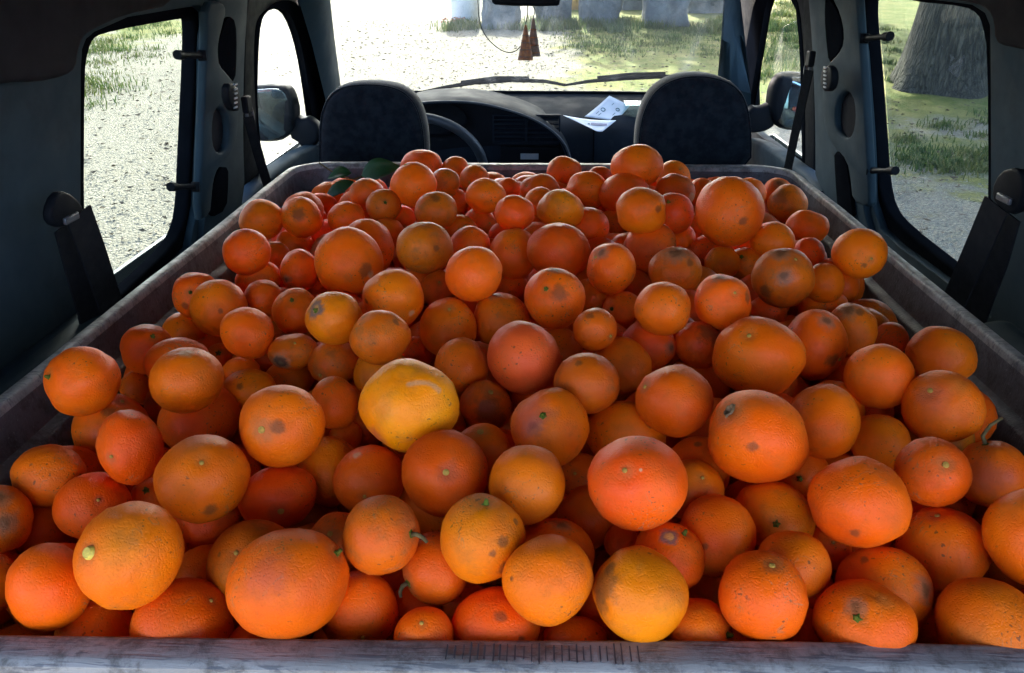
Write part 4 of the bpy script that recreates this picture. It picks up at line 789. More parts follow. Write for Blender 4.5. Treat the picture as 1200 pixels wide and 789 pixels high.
# ================================================================ THE ORANGES
# (x, y, z, radius, width factor, height factor, colour, marks, label)
ORANGES = [
(-0.393,0.522,1.228,0.0259,1.05,0.95,'o',[],"half-hidden orange, next upper left of the orange with a dark pit by the left rim"),
(-0.348,0.500,1.215,0.0268,1.02,0.98,'r',[('button',0.59,-0.54,0.61,0.075)],"reddish orange with a small dark pit, second from the left front corner"),
(-0.407,0.476,1.219,0.0241,0.94,1.07,'o',[('scar',0.38,-0.11,0.92,0.323),('scar',0.66,-0.66,0.36,0.430)],"orange cut by the left edge of the picture, with two dark streaks"),
(-0.382,0.416,1.211,0.0215,0.93,1.07,'o',[],"half-hidden orange, next below the streaked orange at the left edge"),
(-0.317,0.392,1.232,0.0264,0.91,1.10,'o',[],"half-hidden orange, next lower left of the big yellow-stemmed orange"),
(-0.400,0.506,1.184,0.0235,0.97,1.03,'r',[],"mostly-hidden reddish orange, next right of the streaked orange at the left edge"),
(-0.259,0.394,1.259,0.0329,1.00,1.00,'y',[('cut',-0.35,-0.69,0.63,0.100),('crease',0.28,-0.49,0.83,0.831)],"big yellowish orange with pale cut stem and a crease, front left"),
(-0.296,0.394,1.188,0.0245,1.04,0.96,'o',[],"mostly-hidden orange, next below the big yellow-stemmed orange"),
(-0.232,0.389,1.204,0.0316,1.04,0.97,'o',[('button',0.74,0.12,0.66,0.071)],"smooth deep orange against the front rim, left of the biggest front orange"),
(-0.257,0.496,1.205,0.0258,1.04,0.97,'r',[],"mostly-hidden reddish orange, next below the large smooth orange on the left"),
(-0.243,0.450,1.194,0.0220,1.01,0.99,'o',[],"mostly-hidden orange, next left of the dull brown speckled front orange"),
(-0.198,0.436,1.216,0.0321,1.00,1.00,'b',[('spot',-0.50,-0.50,0.71,0.056)],"dull brownish orange peeping out behind the biggest orange in front"),
(-0.158,0.392,1.241,0.0360,1.05,0.95,'o',[('green',0.82,0.21,0.54,0.107),('blush',-0.07,-0.64,0.76,0.335)],"biggest orange of the front row with a green calyx on its right"),
(-0.119,0.409,1.202,0.0266,1.01,0.99,'r',[('button',0.32,-0.94,-0.07,0.087)],"half-hidden reddish orange, next lower right of the biggest front orange"),
(-0.145,0.466,1.213,0.0222,1.00,1.00,'b',[('button',-0.07,-0.63,0.78,0.143)],"mostly-hidden brownish orange, next left of the brown orange with a green stem"),
(-0.103,0.424,1.255,0.0263,0.99,1.01,'b',[('twig',0.92,-0.27,0.30,0.196)],"round russet brown orange with a green star calyx and bent stem"),
(-0.068,0.430,1.222,0.0243,0.98,1.03,'o',[('twig',-0.81,-0.58,-0.11,0.219)],"orange with a short grey twig sticking out to its left"),
(-0.084,0.430,1.187,0.0180,1.03,0.97,'r',[],"mostly-hidden reddish orange, next lower left of the orange with a grey twig"),
(-0.070,0.382,1.209,0.0183,1.04,0.96,'o',[],"half-hidden orange, next below the orange with a grey twig"),
(-0.024,0.396,1.205,0.0276,1.07,0.93,'r',[('spot',0.11,-0.54,0.84,0.143),('spot',0.58,-0.75,0.32,0.102)],"orange by the front rim with one round brown spot"),
(-0.035,0.421,1.257,0.0289,0.96,1.04,'y',[('green',0.10,0.02,0.99,0.059),('spot',0.53,-0.71,0.47,0.137),('spot',0.58,-0.80,-0.18,0.176),('spot',0.79,-0.13,0.60,0.078),('spot',0.30,-0.90,0.31,0.078)],"tall yellow orange covered in brown speckles, front middle"),
(0.009,0.393,1.249,0.0285,1.03,0.97,'y',[('spot',-0.79,-0.47,0.39,0.057)],"yellowish orange in front of the scar-topped one, front middle"),
(0.013,0.451,1.217,0.0288,1.03,0.97,'o',[('scar',0.19,0.05,0.98,0.276)],"half-hidden orange, next above the plain yellow front orange"),
(0.067,0.392,1.238,0.0299,1.02,0.98,'y',[('spot',-0.81,-0.26,0.52,0.362),('spot',-0.90,-0.40,0.14,0.253),('spot',-0.67,-0.05,0.74,0.145)],"yellow orange at the front rim with a dark bruise down its left side"),
(0.093,0.440,1.229,0.0247,1.01,0.99,'r',[('ring',-0.10,-0.27,0.96,0.287),('green',0.43,0.02,0.90,0.072)],"reddish orange with a grey ring scar around its stem end"),
(0.132,0.468,1.226,0.0282,0.98,1.02,'r',[('spot',-0.50,-0.82,0.29,0.088)],"smooth reddish orange with one small grey dot, right of the ring-scarred one"),
(0.146,0.396,1.236,0.0280,1.00,1.00,'o',[('button',0.07,-0.08,0.99,0.117)],"orange at the front rim with a pale stem button on top"),
(0.177,0.436,1.228,0.0240,1.03,0.97,'o',[],"half-hidden orange, next upper right of the orange with a pale button on top"),
(0.182,0.502,1.218,0.0286,1.06,0.95,'y',[],"half hidden yellowish orange just below the big navel orange"),
(0.226,0.465,1.260,0.0320,1.03,0.98,'o',[('spot',-0.39,-0.91,-0.12,0.112)],"big glossy orange in the right front with a faint bottom smudge"),
(0.244,0.440,1.204,0.0314,1.02,0.98,'o',[('scar',0.56,-0.60,0.57,0.304),('spot',-0.55,0.02,0.83,0.095)],"orange with a dark scratch along its right edge, front right"),
(0.213,0.394,1.216,0.0290,1.05,0.95,'o',[('scar',-0.47,-0.29,0.83,0.227),('crease',0.16,-0.26,0.95,0.473)],"lumpy orange with brown scratches pressed against the front rim"),
(0.294,0.400,1.212,0.0314,1.00,1.00,'o',[],"wide plain orange against the front rim at the right end"),
(0.305,0.484,1.205,0.0321,0.98,1.02,'r',[('button',-0.39,0.09,0.92,0.099)],"deep reddish orange with a pale stem fleck, right front"),
(0.346,0.455,1.242,0.0330,0.96,1.04,'o',[],"large orange cut by the right edge of the picture, front"),
(0.297,0.510,1.256,0.0260,1.00,1.00,'o',[('button',-0.08,-0.66,0.75,0.148)],"orange with a raised tan button, left of the one with a twig"),
(0.369,0.551,1.228,0.0273,0.96,1.04,'o',[('twig',-0.31,0.42,0.85,0.253),('blush',-0.57,-0.73,0.38,0.506)],"orange at the right wall with a thin dry twig on top"),
(0.353,0.615,1.253,0.0325,1.02,0.98,'o',[('button',-0.68,-0.35,0.65,0.114),('blush',-0.65,-0.43,0.63,0.411),('crease',0.05,-0.46,0.88,0.684)],"wrinkled wide orange with a sunken stem, by the right crate wall"),
(0.420,0.760,1.232,0.0324,1.03,0.97,'o',[],"plain orange half behind the wrinkled one at the right crate wall"),
(0.311,0.654,1.262,0.0296,1.00,1.00,'o',[],"round plain orange left of the wrinkled one at the right wall"),
(0.236,0.576,1.259,0.0302,0.95,1.06,'o',[],"half-hidden orange, next right of the big navel orange"),
(0.277,0.658,1.222,0.0289,0.96,1.04,'o',[],"mostly-hidden orange, next lower left of the round plain orange near the right wall"),
(0.168,0.525,1.275,0.0361,1.03,0.97,'o',[('navel',-0.69,-0.09,0.71,0.198),('spot',-0.34,-0.89,0.30,0.108)],"big orange with a dark open navel on its upper left"),
(0.207,0.680,1.267,0.0400,1.05,0.95,'o',[],"large glossy orange with shiny pitted top, right of the middle"),
(0.278,0.733,1.255,0.0335,0.92,1.08,'r',[('scar',0.10,-0.34,0.94,0.256),('spot',0.28,-0.96,-0.06,0.205)],"soft reddish bruised orange touching the large glossy pitted one"),
(0.332,0.784,1.247,0.0292,0.95,1.05,'o',[('scar',-0.29,-0.23,0.93,0.373),('spot',0.07,-0.37,0.93,0.156)],"half-hidden orange, next right of the bruised orange right of the glossy one"),
(0.298,0.600,1.225,0.0250,1.00,1.00,'o',[],"mostly-hidden orange, next upper left of the orange with a raised tan button"),
(0.225,0.571,1.209,0.0233,0.99,1.01,'r',[],"mostly-hidden reddish orange, next upper right of the yellowish orange under the navel orange"),
(0.113,0.574,1.277,0.0304,1.03,0.97,'o',[('button',-0.85,-0.16,0.50,0.092)],"glossy orange with a dark stem dot at its left end"),
(0.168,0.741,1.202,0.0322,1.00,1.00,'o',[],"mostly-hidden orange, next upper right of the orange with a dot at its left end"),
(0.135,0.562,1.220,0.0276,1.03,0.97,'r',[('spot',-0.09,-0.06,0.99,0.129)],"mostly-hidden reddish orange, next lower left of the big navel orange"),
(0.122,0.517,1.230,0.0244,1.01,0.99,'o',[],"mostly-hidden orange, next right of the big dark red orange"),
(0.070,0.459,1.277,0.0334,1.04,0.96,'d',[('fleck',-0.05,-0.65,0.76,0.035)],"big dull red orange with a tiny white fleck, right of centre"),
(0.077,0.588,1.235,0.0315,1.07,0.93,'o',[('spot',0.54,-0.43,0.72,0.186)],"half-hidden orange, next above the big dark red orange"),
(0.011,0.558,1.260,0.0319,1.00,1.00,'y',[('green',-0.14,-0.63,0.77,0.153),('scar',-0.47,-0.74,0.48,0.262),('blush',-0.64,-0.49,0.59,0.546)],"half yellow mottled orange with a short green stem, middle"),
(0.043,0.602,1.277,0.0272,1.03,0.97,'b',[('spot',-0.33,-0.33,0.88,0.107)],"pale tan-orange fruit with a small grey spot, above the mottled one"),
(-0.047,0.627,1.238,0.0240,1.00,1.00,'b',[('button',0.29,-0.36,0.89,0.162),('spot',0.17,-0.92,0.35,0.517),('spot',0.58,-0.79,-0.19,0.323)],"small brown orange with a black patch and pale button"),
(-0.044,0.552,1.241,0.0226,1.02,0.98,'o',[('button',-0.04,-0.24,0.97,0.217)],"half-hidden orange, next below the brown orange with a black patch"),
(-0.006,0.471,1.265,0.0278,0.99,1.01,'o',[],"smooth bright orange just below the mottled one with a green stem"),
(0.037,0.568,1.202,0.0231,1.03,0.97,'r',[],"mostly-hidden reddish orange, next left of the big dark red orange"),
(0.040,0.504,1.211,0.0235,0.96,1.04,'r',[],"mostly-hidden reddish orange, next lower left of the big dark red orange"),
(-0.068,0.495,1.256,0.0326,1.01,0.99,'r',[('button',0.17,-0.78,0.60,0.118)],"pinkish orange with a round yellow button facing the camera"),
(-0.132,0.520,1.231,0.0280,1.00,1.00,'o',[('fleck',-0.26,-0.15,0.95,0.121)],"bright orange tucked left of the pinkish buttoned one"),
(-0.102,0.549,1.283,0.0378,1.03,0.97,'Y',[('scarline',0.44,-0.40,0.80,0.395),('crease',-0.40,-0.85,0.33,0.719),('blush',-0.61,-0.67,-0.42,0.216)],"biggest yellow orange with a pale scar line and a crease, centre"),
(-0.153,0.690,1.235,0.0279,1.01,0.99,'y',[],"half-hidden yellowish orange, next upper left of the big yellow scarred orange"),
(-0.157,0.626,1.212,0.0214,0.98,1.02,'y',[],"mostly-hidden yellowish orange, next lower left of the big yellow scarred orange"),
(-0.072,0.668,1.257,0.0266,0.97,1.03,'o',[],"half-hidden orange, next upper left of the brown orange with a black patch"),
(-0.012,0.645,1.279,0.0343,0.99,1.01,'R',[],"round pink-red orange in the middle of the heap"),
(-0.040,0.789,1.250,0.0324,1.02,0.98,'y',[('scar',-0.20,0.03,0.98,0.286)],"half-hidden yellowish orange, next upper left of the pink-red orange"),
(-0.095,0.763,1.254,0.0310,0.96,1.04,'o',[],"half-hidden orange, next lower right of the shiny orange left of centre"),
(-0.149,0.677,1.282,0.0272,1.05,0.96,'b',[('spot',0.65,-0.24,0.72,0.119)],"dull tan-brown orange above the big yellow scarred one"),
(0.023,0.749,1.235,0.0249,1.00,1.00,'o',[],"mostly-hidden orange, next right of the pink-red orange"),
(0.054,0.698,1.284,0.0216,1.01,0.99,'O',[('spot',-0.26,-0.42,0.87,0.189)],"smallest bright orange, sitting alone right of the pink-red one"),
(0.081,0.697,1.244,0.0303,0.98,1.02,'o',[],"half-hidden orange, next upper right of the pale tan orange"),
(0.113,0.741,1.248,0.0274,1.01,0.99,'r',[('scar',0.72,-0.66,0.22,0.256)],"half-hidden reddish orange, next below the plain round orange right of centre"),
(0.165,0.739,1.250,0.0253,1.03,0.97,'r',[('spot',0.30,-0.45,0.84,0.550)],"reddish orange with a grey bruised patch beside the large glossy one"),
(0.187,0.756,1.291,0.0286,1.00,1.00,'r',[('spot',0.75,-0.54,0.40,0.182),('scar',-0.22,-0.02,0.98,0.304)],"reddish orange with a dark cap right above the large glossy one"),
(0.123,0.731,1.293,0.0280,1.03,0.97,'o',[],"plain round orange left of the reddish one with a dark cap"),
(0.161,0.893,1.273,0.0303,1.06,0.94,'b',[('scar',-0.09,-0.30,0.95,0.533),('spot',0.40,-0.69,0.60,0.133)],"orange with a grey scuffed top, right rear half"),
(0.247,1.028,1.236,0.0238,1.03,0.97,'y',[],"small amber orange with a glint, below the huge rear orange"),
(0.284,1.054,1.224,0.0249,1.00,1.00,'o',[],"mostly-hidden orange, next right of the tiny amber orange"),
(0.082,0.854,1.290,0.0288,0.97,1.03,'o',[('scar',-0.48,-0.36,0.80,0.335)],"orange with a dark scuff at its upper left, right of the tall pair"),
(0.096,0.840,1.244,0.0232,1.00,1.00,'r',[],"mostly-hidden reddish orange, next upper right of the small bright orange"),
(0.124,0.970,1.218,0.0265,1.00,1.00,'r',[],"mostly-hidden reddish orange, next lower right of the dark-capped orange"),
(0.146,1.009,1.261,0.0357,1.02,0.98,'r',[('crease',0.78,-0.50,0.37,0.632)],"red orange with a wrinkled right side, below the amber-yellow rear one"),
(0.206,1.124,1.238,0.0228,1.02,0.98,'o',[],"mostly-hidden orange, next above the grey-topped orange"),
(0.131,1.009,1.313,0.0316,1.03,0.97,'y',[('spot',0.57,-0.76,0.30,0.140)],"amber-yellow orange with a small dent, rear right of centre"),
(0.190,1.115,1.280,0.0300,1.00,1.00,'r',[],"half-hidden reddish orange, next right of the amber-yellow rear orange"),
(0.225,1.318,1.257,0.0329,1.02,0.98,'b',[('fleck',0.73,-0.68,-0.04,0.217)],"half-hidden brownish orange, next below the yellow orange under the rear peak"),
(0.252,1.508,1.237,0.0325,1.02,0.98,'y',[],"yellow orange just right of and behind the rear peak orange"),
(0.161,1.339,1.296,0.0407,1.07,0.94,'o',[],"high orange standing above the rear rim, right of centre"),
(0.139,1.304,1.257,0.0391,1.07,0.94,'r',[],"half-hidden reddish orange, next upper left of the amber-yellow rear orange"),
(0.259,1.065,1.298,0.0476,0.99,1.01,'o',[('spot',0.15,-0.99,0.01,0.122)],"huge orange with one grey spot, rear right"),
(0.370,1.404,1.231,0.0310,0.99,1.01,'r',[],"mostly-hidden reddish orange, next upper right of the huge rear orange"),
(0.283,1.385,1.240,0.0264,1.00,1.00,'r',[],"mostly-hidden reddish orange, next upper left of the huge rear orange"),
(0.435,1.452,1.222,0.0288,0.98,1.02,'r',[('scar',-0.10,-0.53,0.84,0.436)],"mostly-hidden reddish orange, next upper left of the dark-spotted orange in the rear right corner"),
(0.424,1.349,1.230,0.0346,1.00,1.00,'b',[('spot',-0.64,-0.56,0.53,0.423)],"orange with a dark smudge in the rear right corner of the crate"),
(0.414,1.206,1.233,0.0296,1.11,0.90,'o',[],"half-hidden orange, next lower right of the dark-spotted orange in the rear right corner"),
(0.320,1.059,1.258,0.0289,1.07,0.94,'o',[],"half-hidden orange, next above the grey-scarred orange"),
(0.379,1.080,1.235,0.0214,1.00,1.00,'r',[],"half-hidden reddish orange, next upper right of the grey-scarred orange"),
(0.406,0.974,1.270,0.0325,1.01,0.99,'o',[('spot',-0.15,-0.98,-0.15,0.100)],"lone orange resting high against the right rim"),
(0.396,0.989,1.220,0.0247,0.93,1.07,'r',[],"mostly-hidden reddish orange, next lower left of the orange resting high on the right rim"),
(0.355,0.941,1.242,0.0251,0.99,1.01,'o',[],"half-hidden orange, next right of the grey-scarred orange"),
(0.279,0.865,1.277,0.0346,1.01,0.99,'b',[('scar',-0.26,-0.88,0.39,0.282),('spot',-0.69,-0.67,-0.27,0.226),('scar',-0.26,-0.20,0.95,0.339)],"orange with a grey scar on its face, rear right"),
(0.364,0.951,1.204,0.0293,1.06,0.94,'o',[],"mostly-hidden orange, next above the bruised orange right of the glossy one"),
(0.271,0.878,1.227,0.0227,0.98,1.02,'r',[],"mostly-hidden reddish orange, next lower left of the grey-scarred orange"),
(0.400,0.832,1.217,0.0193,0.96,1.04,'r',[],"mostly-hidden reddish orange, next above the round plain orange near the right wall"),
(-0.204,0.709,1.237,0.0250,1.06,0.94,'b',[('button',-0.42,-0.90,-0.09,0.138),('leafbit',0.81,-0.54,0.24,0.276)],"dull orange with a dark scrap of leaf on its right"),
(-0.177,0.601,1.254,0.0220,0.94,1.07,'r',[],"half-hidden reddish orange, next below the orange with a dry leaf scrap"),
(-0.258,0.721,1.211,0.0232,1.12,0.89,'r',[],"mostly-hidden reddish orange, next below the spotted brown orange"),
(-0.247,0.715,1.247,0.0213,1.15,0.87,'b',[('eye',-0.31,-0.95,-0.10,0.365)],"half hidden brown orange with an eye-shaped dark spot"),
(-0.293,0.721,1.264,0.0273,0.99,1.01,'o',[],"round smooth orange left of the brown one with an eye spot"),
(-0.276,0.661,1.231,0.0232,1.12,0.90,'y',[('spot',-0.03,-0.77,0.63,0.141)],"half-hidden yellowish orange, next upper left of the orange with a rough stem pit"),
(-0.305,0.718,1.220,0.0187,1.06,0.95,'o',[],"mostly-hidden orange, next below the round tan orange on the left"),
(-0.344,0.762,1.216,0.0152,0.97,1.03,'o',[],"mostly-hidden orange, next lower left of the round tan orange on the left"),
(-0.308,0.619,1.224,0.0336,1.07,0.94,'o',[],"wide smooth orange behind the large left orange, same size"),
(-0.198,0.528,1.275,0.0325,1.02,0.98,'o',[('button',-0.16,-0.89,0.42,0.164),('spot',0.18,-0.85,0.49,0.164)],"large orange with a rough stem pit facing left"),
(-0.246,0.481,1.257,0.0329,1.02,0.98,'o',[('spot',0.47,-0.85,-0.22,0.153)],"large smooth orange in the left front, above the yellow-stemmed one"),
(-0.202,0.507,1.222,0.0274,1.11,0.90,'r',[('button',0.33,-0.94,0.10,0.147)],"reddish orange with a dent at its lower side"),
(-0.172,0.549,1.218,0.0275,0.92,1.08,'y',[],"half-hidden yellowish orange, next left of the orange left of the pink buttoned one"),
(-0.170,0.599,1.220,0.0150,0.99,1.01,'o',[],"mostly-hidden orange, next upper left of the orange left of the pink buttoned one"),
(-0.413,0.625,1.258,0.0316,1.02,0.99,'o',[],"orange resting highest against the left rim"),
(-0.410,0.739,1.236,0.0265,0.99,1.01,'o',[],"half-hidden orange, next upper right of the orange high on the left rim"),
(-0.363,0.705,1.238,0.0285,1.12,0.89,'r',[],"half-hidden reddish orange, next upper left of the glossy red orange on the left"),
(-0.304,0.600,1.274,0.0294,1.06,0.94,'r',[('fleck',0.19,-0.08,0.98,0.202)],"red orange with shiny top edge, right of the one on the left rim"),  # the pale fleck paints the shine on its top edge
(-0.403,0.634,1.201,0.0347,0.98,1.02,'r',[('spot',0.33,-0.44,0.83,0.163)],"half-hidden reddish orange, next upper left of the upright reddish orange on the left"),
(-0.320,0.522,1.256,0.0267,0.90,1.11,'r',[],"upright reddish orange left of the large smooth one"),
(-0.421,0.722,1.198,0.0175,0.98,1.02,'r',[],"mostly-hidden reddish orange, next left of the glossy red orange on the left"),
(-0.420,0.846,1.204,0.0259,0.98,1.02,'o',[],"mostly-hidden orange, next lower left of the orange with a black dot"),
(-0.359,0.816,1.250,0.0322,0.96,1.04,'o',[('spot',0.39,-0.88,0.28,0.090)],"orange with one black dot on its face, left rear"),
(-0.403,0.857,1.249,0.0276,0.98,1.02,'o',[('spot',-0.07,-0.99,-0.10,0.146)],"half-hidden orange, next upper left of the orange with a black dot"),
(-0.362,0.952,1.235,0.0265,1.13,0.89,'o',[],"half-hidden orange, next lower right of the red orange by the left rear wall"),
(-0.322,0.853,1.248,0.0219,1.00,1.00,'o',[],"half-hidden orange, next right of the orange with a black dot"),
(-0.368,0.940,1.274,0.0292,1.01,0.99,'r',[],"plain reddish orange next to the left crate wall, below the tan one"),
(-0.421,1.154,1.252,0.0320,1.04,0.97,'y',[],"tan yellowish orange in the rear left corner of the crate"),
(-0.362,1.161,1.254,0.0323,1.01,0.99,'r',[('spot',0.15,-0.88,0.46,0.321)],"reddish orange beside the tan one in the rear left corner"),
(-0.391,1.271,1.233,0.0324,1.05,0.96,'r',[],"mostly-hidden reddish orange, next above the red orange in the rear left corner"),
(-0.379,1.164,1.207,0.0291,1.01,0.99,'r',[],"mostly-hidden reddish orange, next below the red orange in the rear left corner"),
(-0.369,1.044,1.232,0.0221,0.98,1.02,'r',[],"mostly-hidden reddish orange, next right of the red orange by the left rear wall"),
(-0.306,0.947,1.248,0.0261,0.94,1.07,'r',[('scar',-0.39,-0.91,-0.15,0.250)],"half-hidden reddish orange, next left of the large rear left orange"),
(-0.298,0.972,1.221,0.0244,0.99,1.01,'o',[],"mostly-hidden orange, next lower left of the large rear left orange"),
(-0.267,0.800,1.254,0.0259,0.99,1.01,'o',[],"half-hidden orange, next above the spotted brown orange"),
(-0.201,0.713,1.285,0.0274,1.04,0.96,'y',[('green',-0.49,-0.59,0.64,0.184),('ring',-0.49,-0.59,0.64,0.338)],"amber orange with a green stem pit on its upper left"),
(-0.230,0.904,1.275,0.0413,1.00,1.00,'o',[('fleck',0.77,-0.63,-0.12,0.100),('spot',0.67,-0.74,0.04,0.200)],"large smooth orange, rear left, biggest in the rear half of that side"),
(-0.153,0.775,1.282,0.0318,1.03,0.97,'o',[('fleck',0.73,-0.63,-0.27,0.113),('spot',-0.76,-0.63,0.16,0.085)],"shiny orange with a pale fleck, left of centre"),
(-0.324,0.873,1.219,0.0151,0.98,1.02,'r',[],"mostly-hidden reddish orange, next upper right of the round tan orange on the left"),
(-0.224,0.979,1.268,0.0367,0.98,1.02,'r',[],"half-hidden reddish orange, next upper right of the large rear left orange"),
(-0.231,1.158,1.224,0.0303,0.98,1.02,'r',[],"mostly-hidden reddish orange, next left of the orange with a green fleck"),
(-0.282,1.203,1.226,0.0272,1.02,0.98,'r',[],"mostly-hidden reddish orange, next above the large rear left orange"),
(-0.292,1.158,1.254,0.0279,1.03,0.97,'r',[],"half-hidden reddish orange, next lower left of the small tan orange under the leaf"),
(-0.242,1.197,1.264,0.0268,1.02,0.98,'b',[],"half-hidden brownish orange, next lower right of the small tan orange under the leaf"),
(-0.276,1.239,1.270,0.0275,1.02,0.98,'b',[],"small dull orange just below the green leaf"),
(-0.198,1.223,1.291,0.0356,1.00,1.00,'r',[],"reddish orange in front of another at the left rear peak"),
(-0.226,1.502,1.251,0.0392,1.06,0.94,'o',[],"orange at the very top of the rear left peak"),
(-0.161,1.500,1.250,0.0264,1.03,0.97,'r',[],"half-hidden reddish orange, next right of the rear left peak orange"),
(-0.158,1.295,1.275,0.0265,1.01,0.99,'b',[],"half-hidden brownish orange, next above the dark-topped rear orange"),
(-0.119,1.425,1.251,0.0268,1.03,0.97,'r',[],"half-hidden reddish orange, next upper left of the amber rear middle orange"),
(-0.148,1.104,1.283,0.0289,1.08,0.93,'b',[('spot',0.03,-0.52,0.86,0.253)],"brownish orange with a dark stem spot on top, rear left"),
(-0.151,1.311,1.236,0.0301,1.00,1.00,'r',[],"mostly-hidden reddish orange, next upper right of the dark-topped rear orange"),
(-0.217,1.216,1.237,0.0214,1.00,1.00,'o',[],"mostly-hidden orange, next left of the dark-topped rear orange"),
(-0.137,0.903,1.295,0.0329,1.04,0.96,'b',[('spot',0.56,-0.79,0.25,0.124)],"dull orange with one greenish fleck, rear left of centre"),
(-0.116,1.117,1.248,0.0260,1.04,0.96,'r',[],"mostly-hidden reddish orange, next lower right of the dark-topped rear orange"),
(-0.090,0.992,1.270,0.0261,1.02,0.98,'r',[],"half-hidden reddish orange, next above the plain dark orange in the middle"),
(-0.069,0.795,1.303,0.0304,1.01,0.99,'o',[],"plain deep orange behind the smaller pair in the middle"),
(-0.082,1.172,1.287,0.0292,1.08,0.92,'y',[],"amber orange in the rear middle"),
(-0.092,1.177,1.242,0.0260,1.00,1.00,'r',[],"mostly-hidden reddish orange, next below the amber rear middle orange"),
(-0.135,1.466,1.218,0.0206,1.01,0.99,'r',[],"mostly-hidden reddish orange, next left of the amber rear middle orange"),
(-0.055,1.353,1.250,0.0219,1.01,0.99,'r',[],"mostly-hidden reddish orange, next right of the amber rear middle orange"),
(-0.033,1.012,1.308,0.0249,1.06,0.94,'r',[],"red-orange fruit right of the amber one in the rear middle"),
(-0.051,1.076,1.257,0.0204,1.00,1.00,'r',[],"mostly-hidden reddish orange, next lower left of the red rear middle orange"),
(-0.000,1.292,1.265,0.0305,1.09,0.92,'r',[],"half-hidden reddish orange, next upper left of the big amber rear orange"),
(0.000,1.214,1.266,0.0257,1.03,0.97,'o',[],"half-hidden orange, next left of the big amber rear orange"),
(0.029,1.096,1.289,0.0309,1.11,0.90,'y',[],"brownish amber orange, rear middle, right of the red one"),
(0.044,1.497,1.248,0.0327,1.03,0.97,'r',[],"lone reddish orange showing against the rear rim"),
(0.081,1.339,1.255,0.0336,1.10,0.91,'r',[],"half-hidden reddish orange, next upper right of the big amber rear orange"),
(0.113,1.498,1.238,0.0231,1.04,0.97,'r',[],"mostly-hidden reddish orange, next left of the rear peak orange"),
(0.071,1.113,1.258,0.0294,1.00,1.00,'r',[],"half-hidden reddish orange, next lower right of the big amber rear orange"),
(0.124,1.284,1.212,0.0267,1.00,1.00,'r',[],"mostly-hidden reddish orange, next lower left of the amber-yellow rear orange"),
(-0.033,0.968,1.266,0.0326,0.95,1.06,'r',[],"shiny red orange left of the big frosty-topped one"),
(0.024,0.933,1.282,0.0376,1.05,0.95,'o',[],"big orange with a shiny pitted top, middle of the rear half"),
(0.017,0.771,1.286,0.0320,1.00,1.00,'o',[('spot',0.12,-0.84,0.52,0.278),('scar',0.00,0.05,1.00,0.278)],"orange with a purple-grey bruise facing the camera"),
(-0.034,0.953,1.218,0.0247,1.02,0.98,'r',[],"mostly-hidden reddish orange, next left of the orange with a purple bruise"),
(0.061,0.869,1.247,0.0240,1.00,1.00,'r',[],"mostly-hidden reddish orange, next above the small bright orange"),
(-0.149,0.916,1.241,0.0258,1.02,0.98,'r',[],"mostly-hidden reddish orange, next upper right of the shiny orange left of centre"),
(-0.119,0.887,1.249,0.0225,1.00,1.00,'r',[],"mostly-hidden reddish orange, next lower left of the plain dark orange in the middle"),
(-0.131,0.763,1.223,0.0192,1.00,1.00,'r',[],"mostly-hidden reddish orange, next lower right of the brown orange in the centre left"),
(0.065,0.480,1.208,0.0132,1.01,0.99,'r',[],"mostly-hidden reddish orange, next left of the orange with a ring scar"),
(0.124,0.454,1.187,0.0156,1.01,0.99,'r',[],"mostly-hidden reddish orange, next lower right of the orange with a ring scar"),
(0.106,0.394,1.206,0.0231,1.07,0.94,'r',[],"half-hidden reddish orange, next lower right of the yellow orange with a bruised side"),
(0.028,0.394,1.195,0.0189,1.16,0.86,'o',[],"mostly-hidden orange, next lower right of the plain yellow front orange"),
(-0.051,0.440,1.184,0.0177,1.04,0.96,'r',[],"mostly-hidden reddish orange, next lower right of the orange with a grey twig"),
(-0.106,0.453,1.187,0.0162,1.03,0.97,'r',[],"mostly-hidden reddish orange, next left of the orange with a grey twig"),
(0.222,0.487,1.201,0.0162,1.00,1.00,'r',[],"mostly-hidden reddish orange, next lower left of the big glossy orange on the right"),
(0.309,0.536,1.201,0.0158,0.98,1.02,'r',[],"mostly-hidden reddish orange, next below the orange with a raised tan button"),
(-0.187,0.388,1.188,0.0166,1.01,0.99,'o',[],"mostly-hidden orange, next lower left of the biggest front orange"),
(0.186,0.413,1.184,0.0197,1.00,1.00,'o',[],"mostly-hidden orange, next left of the lumpy orange at the front rim"),
(0.320,0.678,1.212,0.0224,0.98,1.02,'r',[],"mostly-hidden reddish orange, next below the round plain orange near the right wall"),
(-0.319,0.531,1.201,0.0160,0.97,1.03,'r',[],"mostly-hidden reddish orange, next above the big yellow-stemmed orange")
]
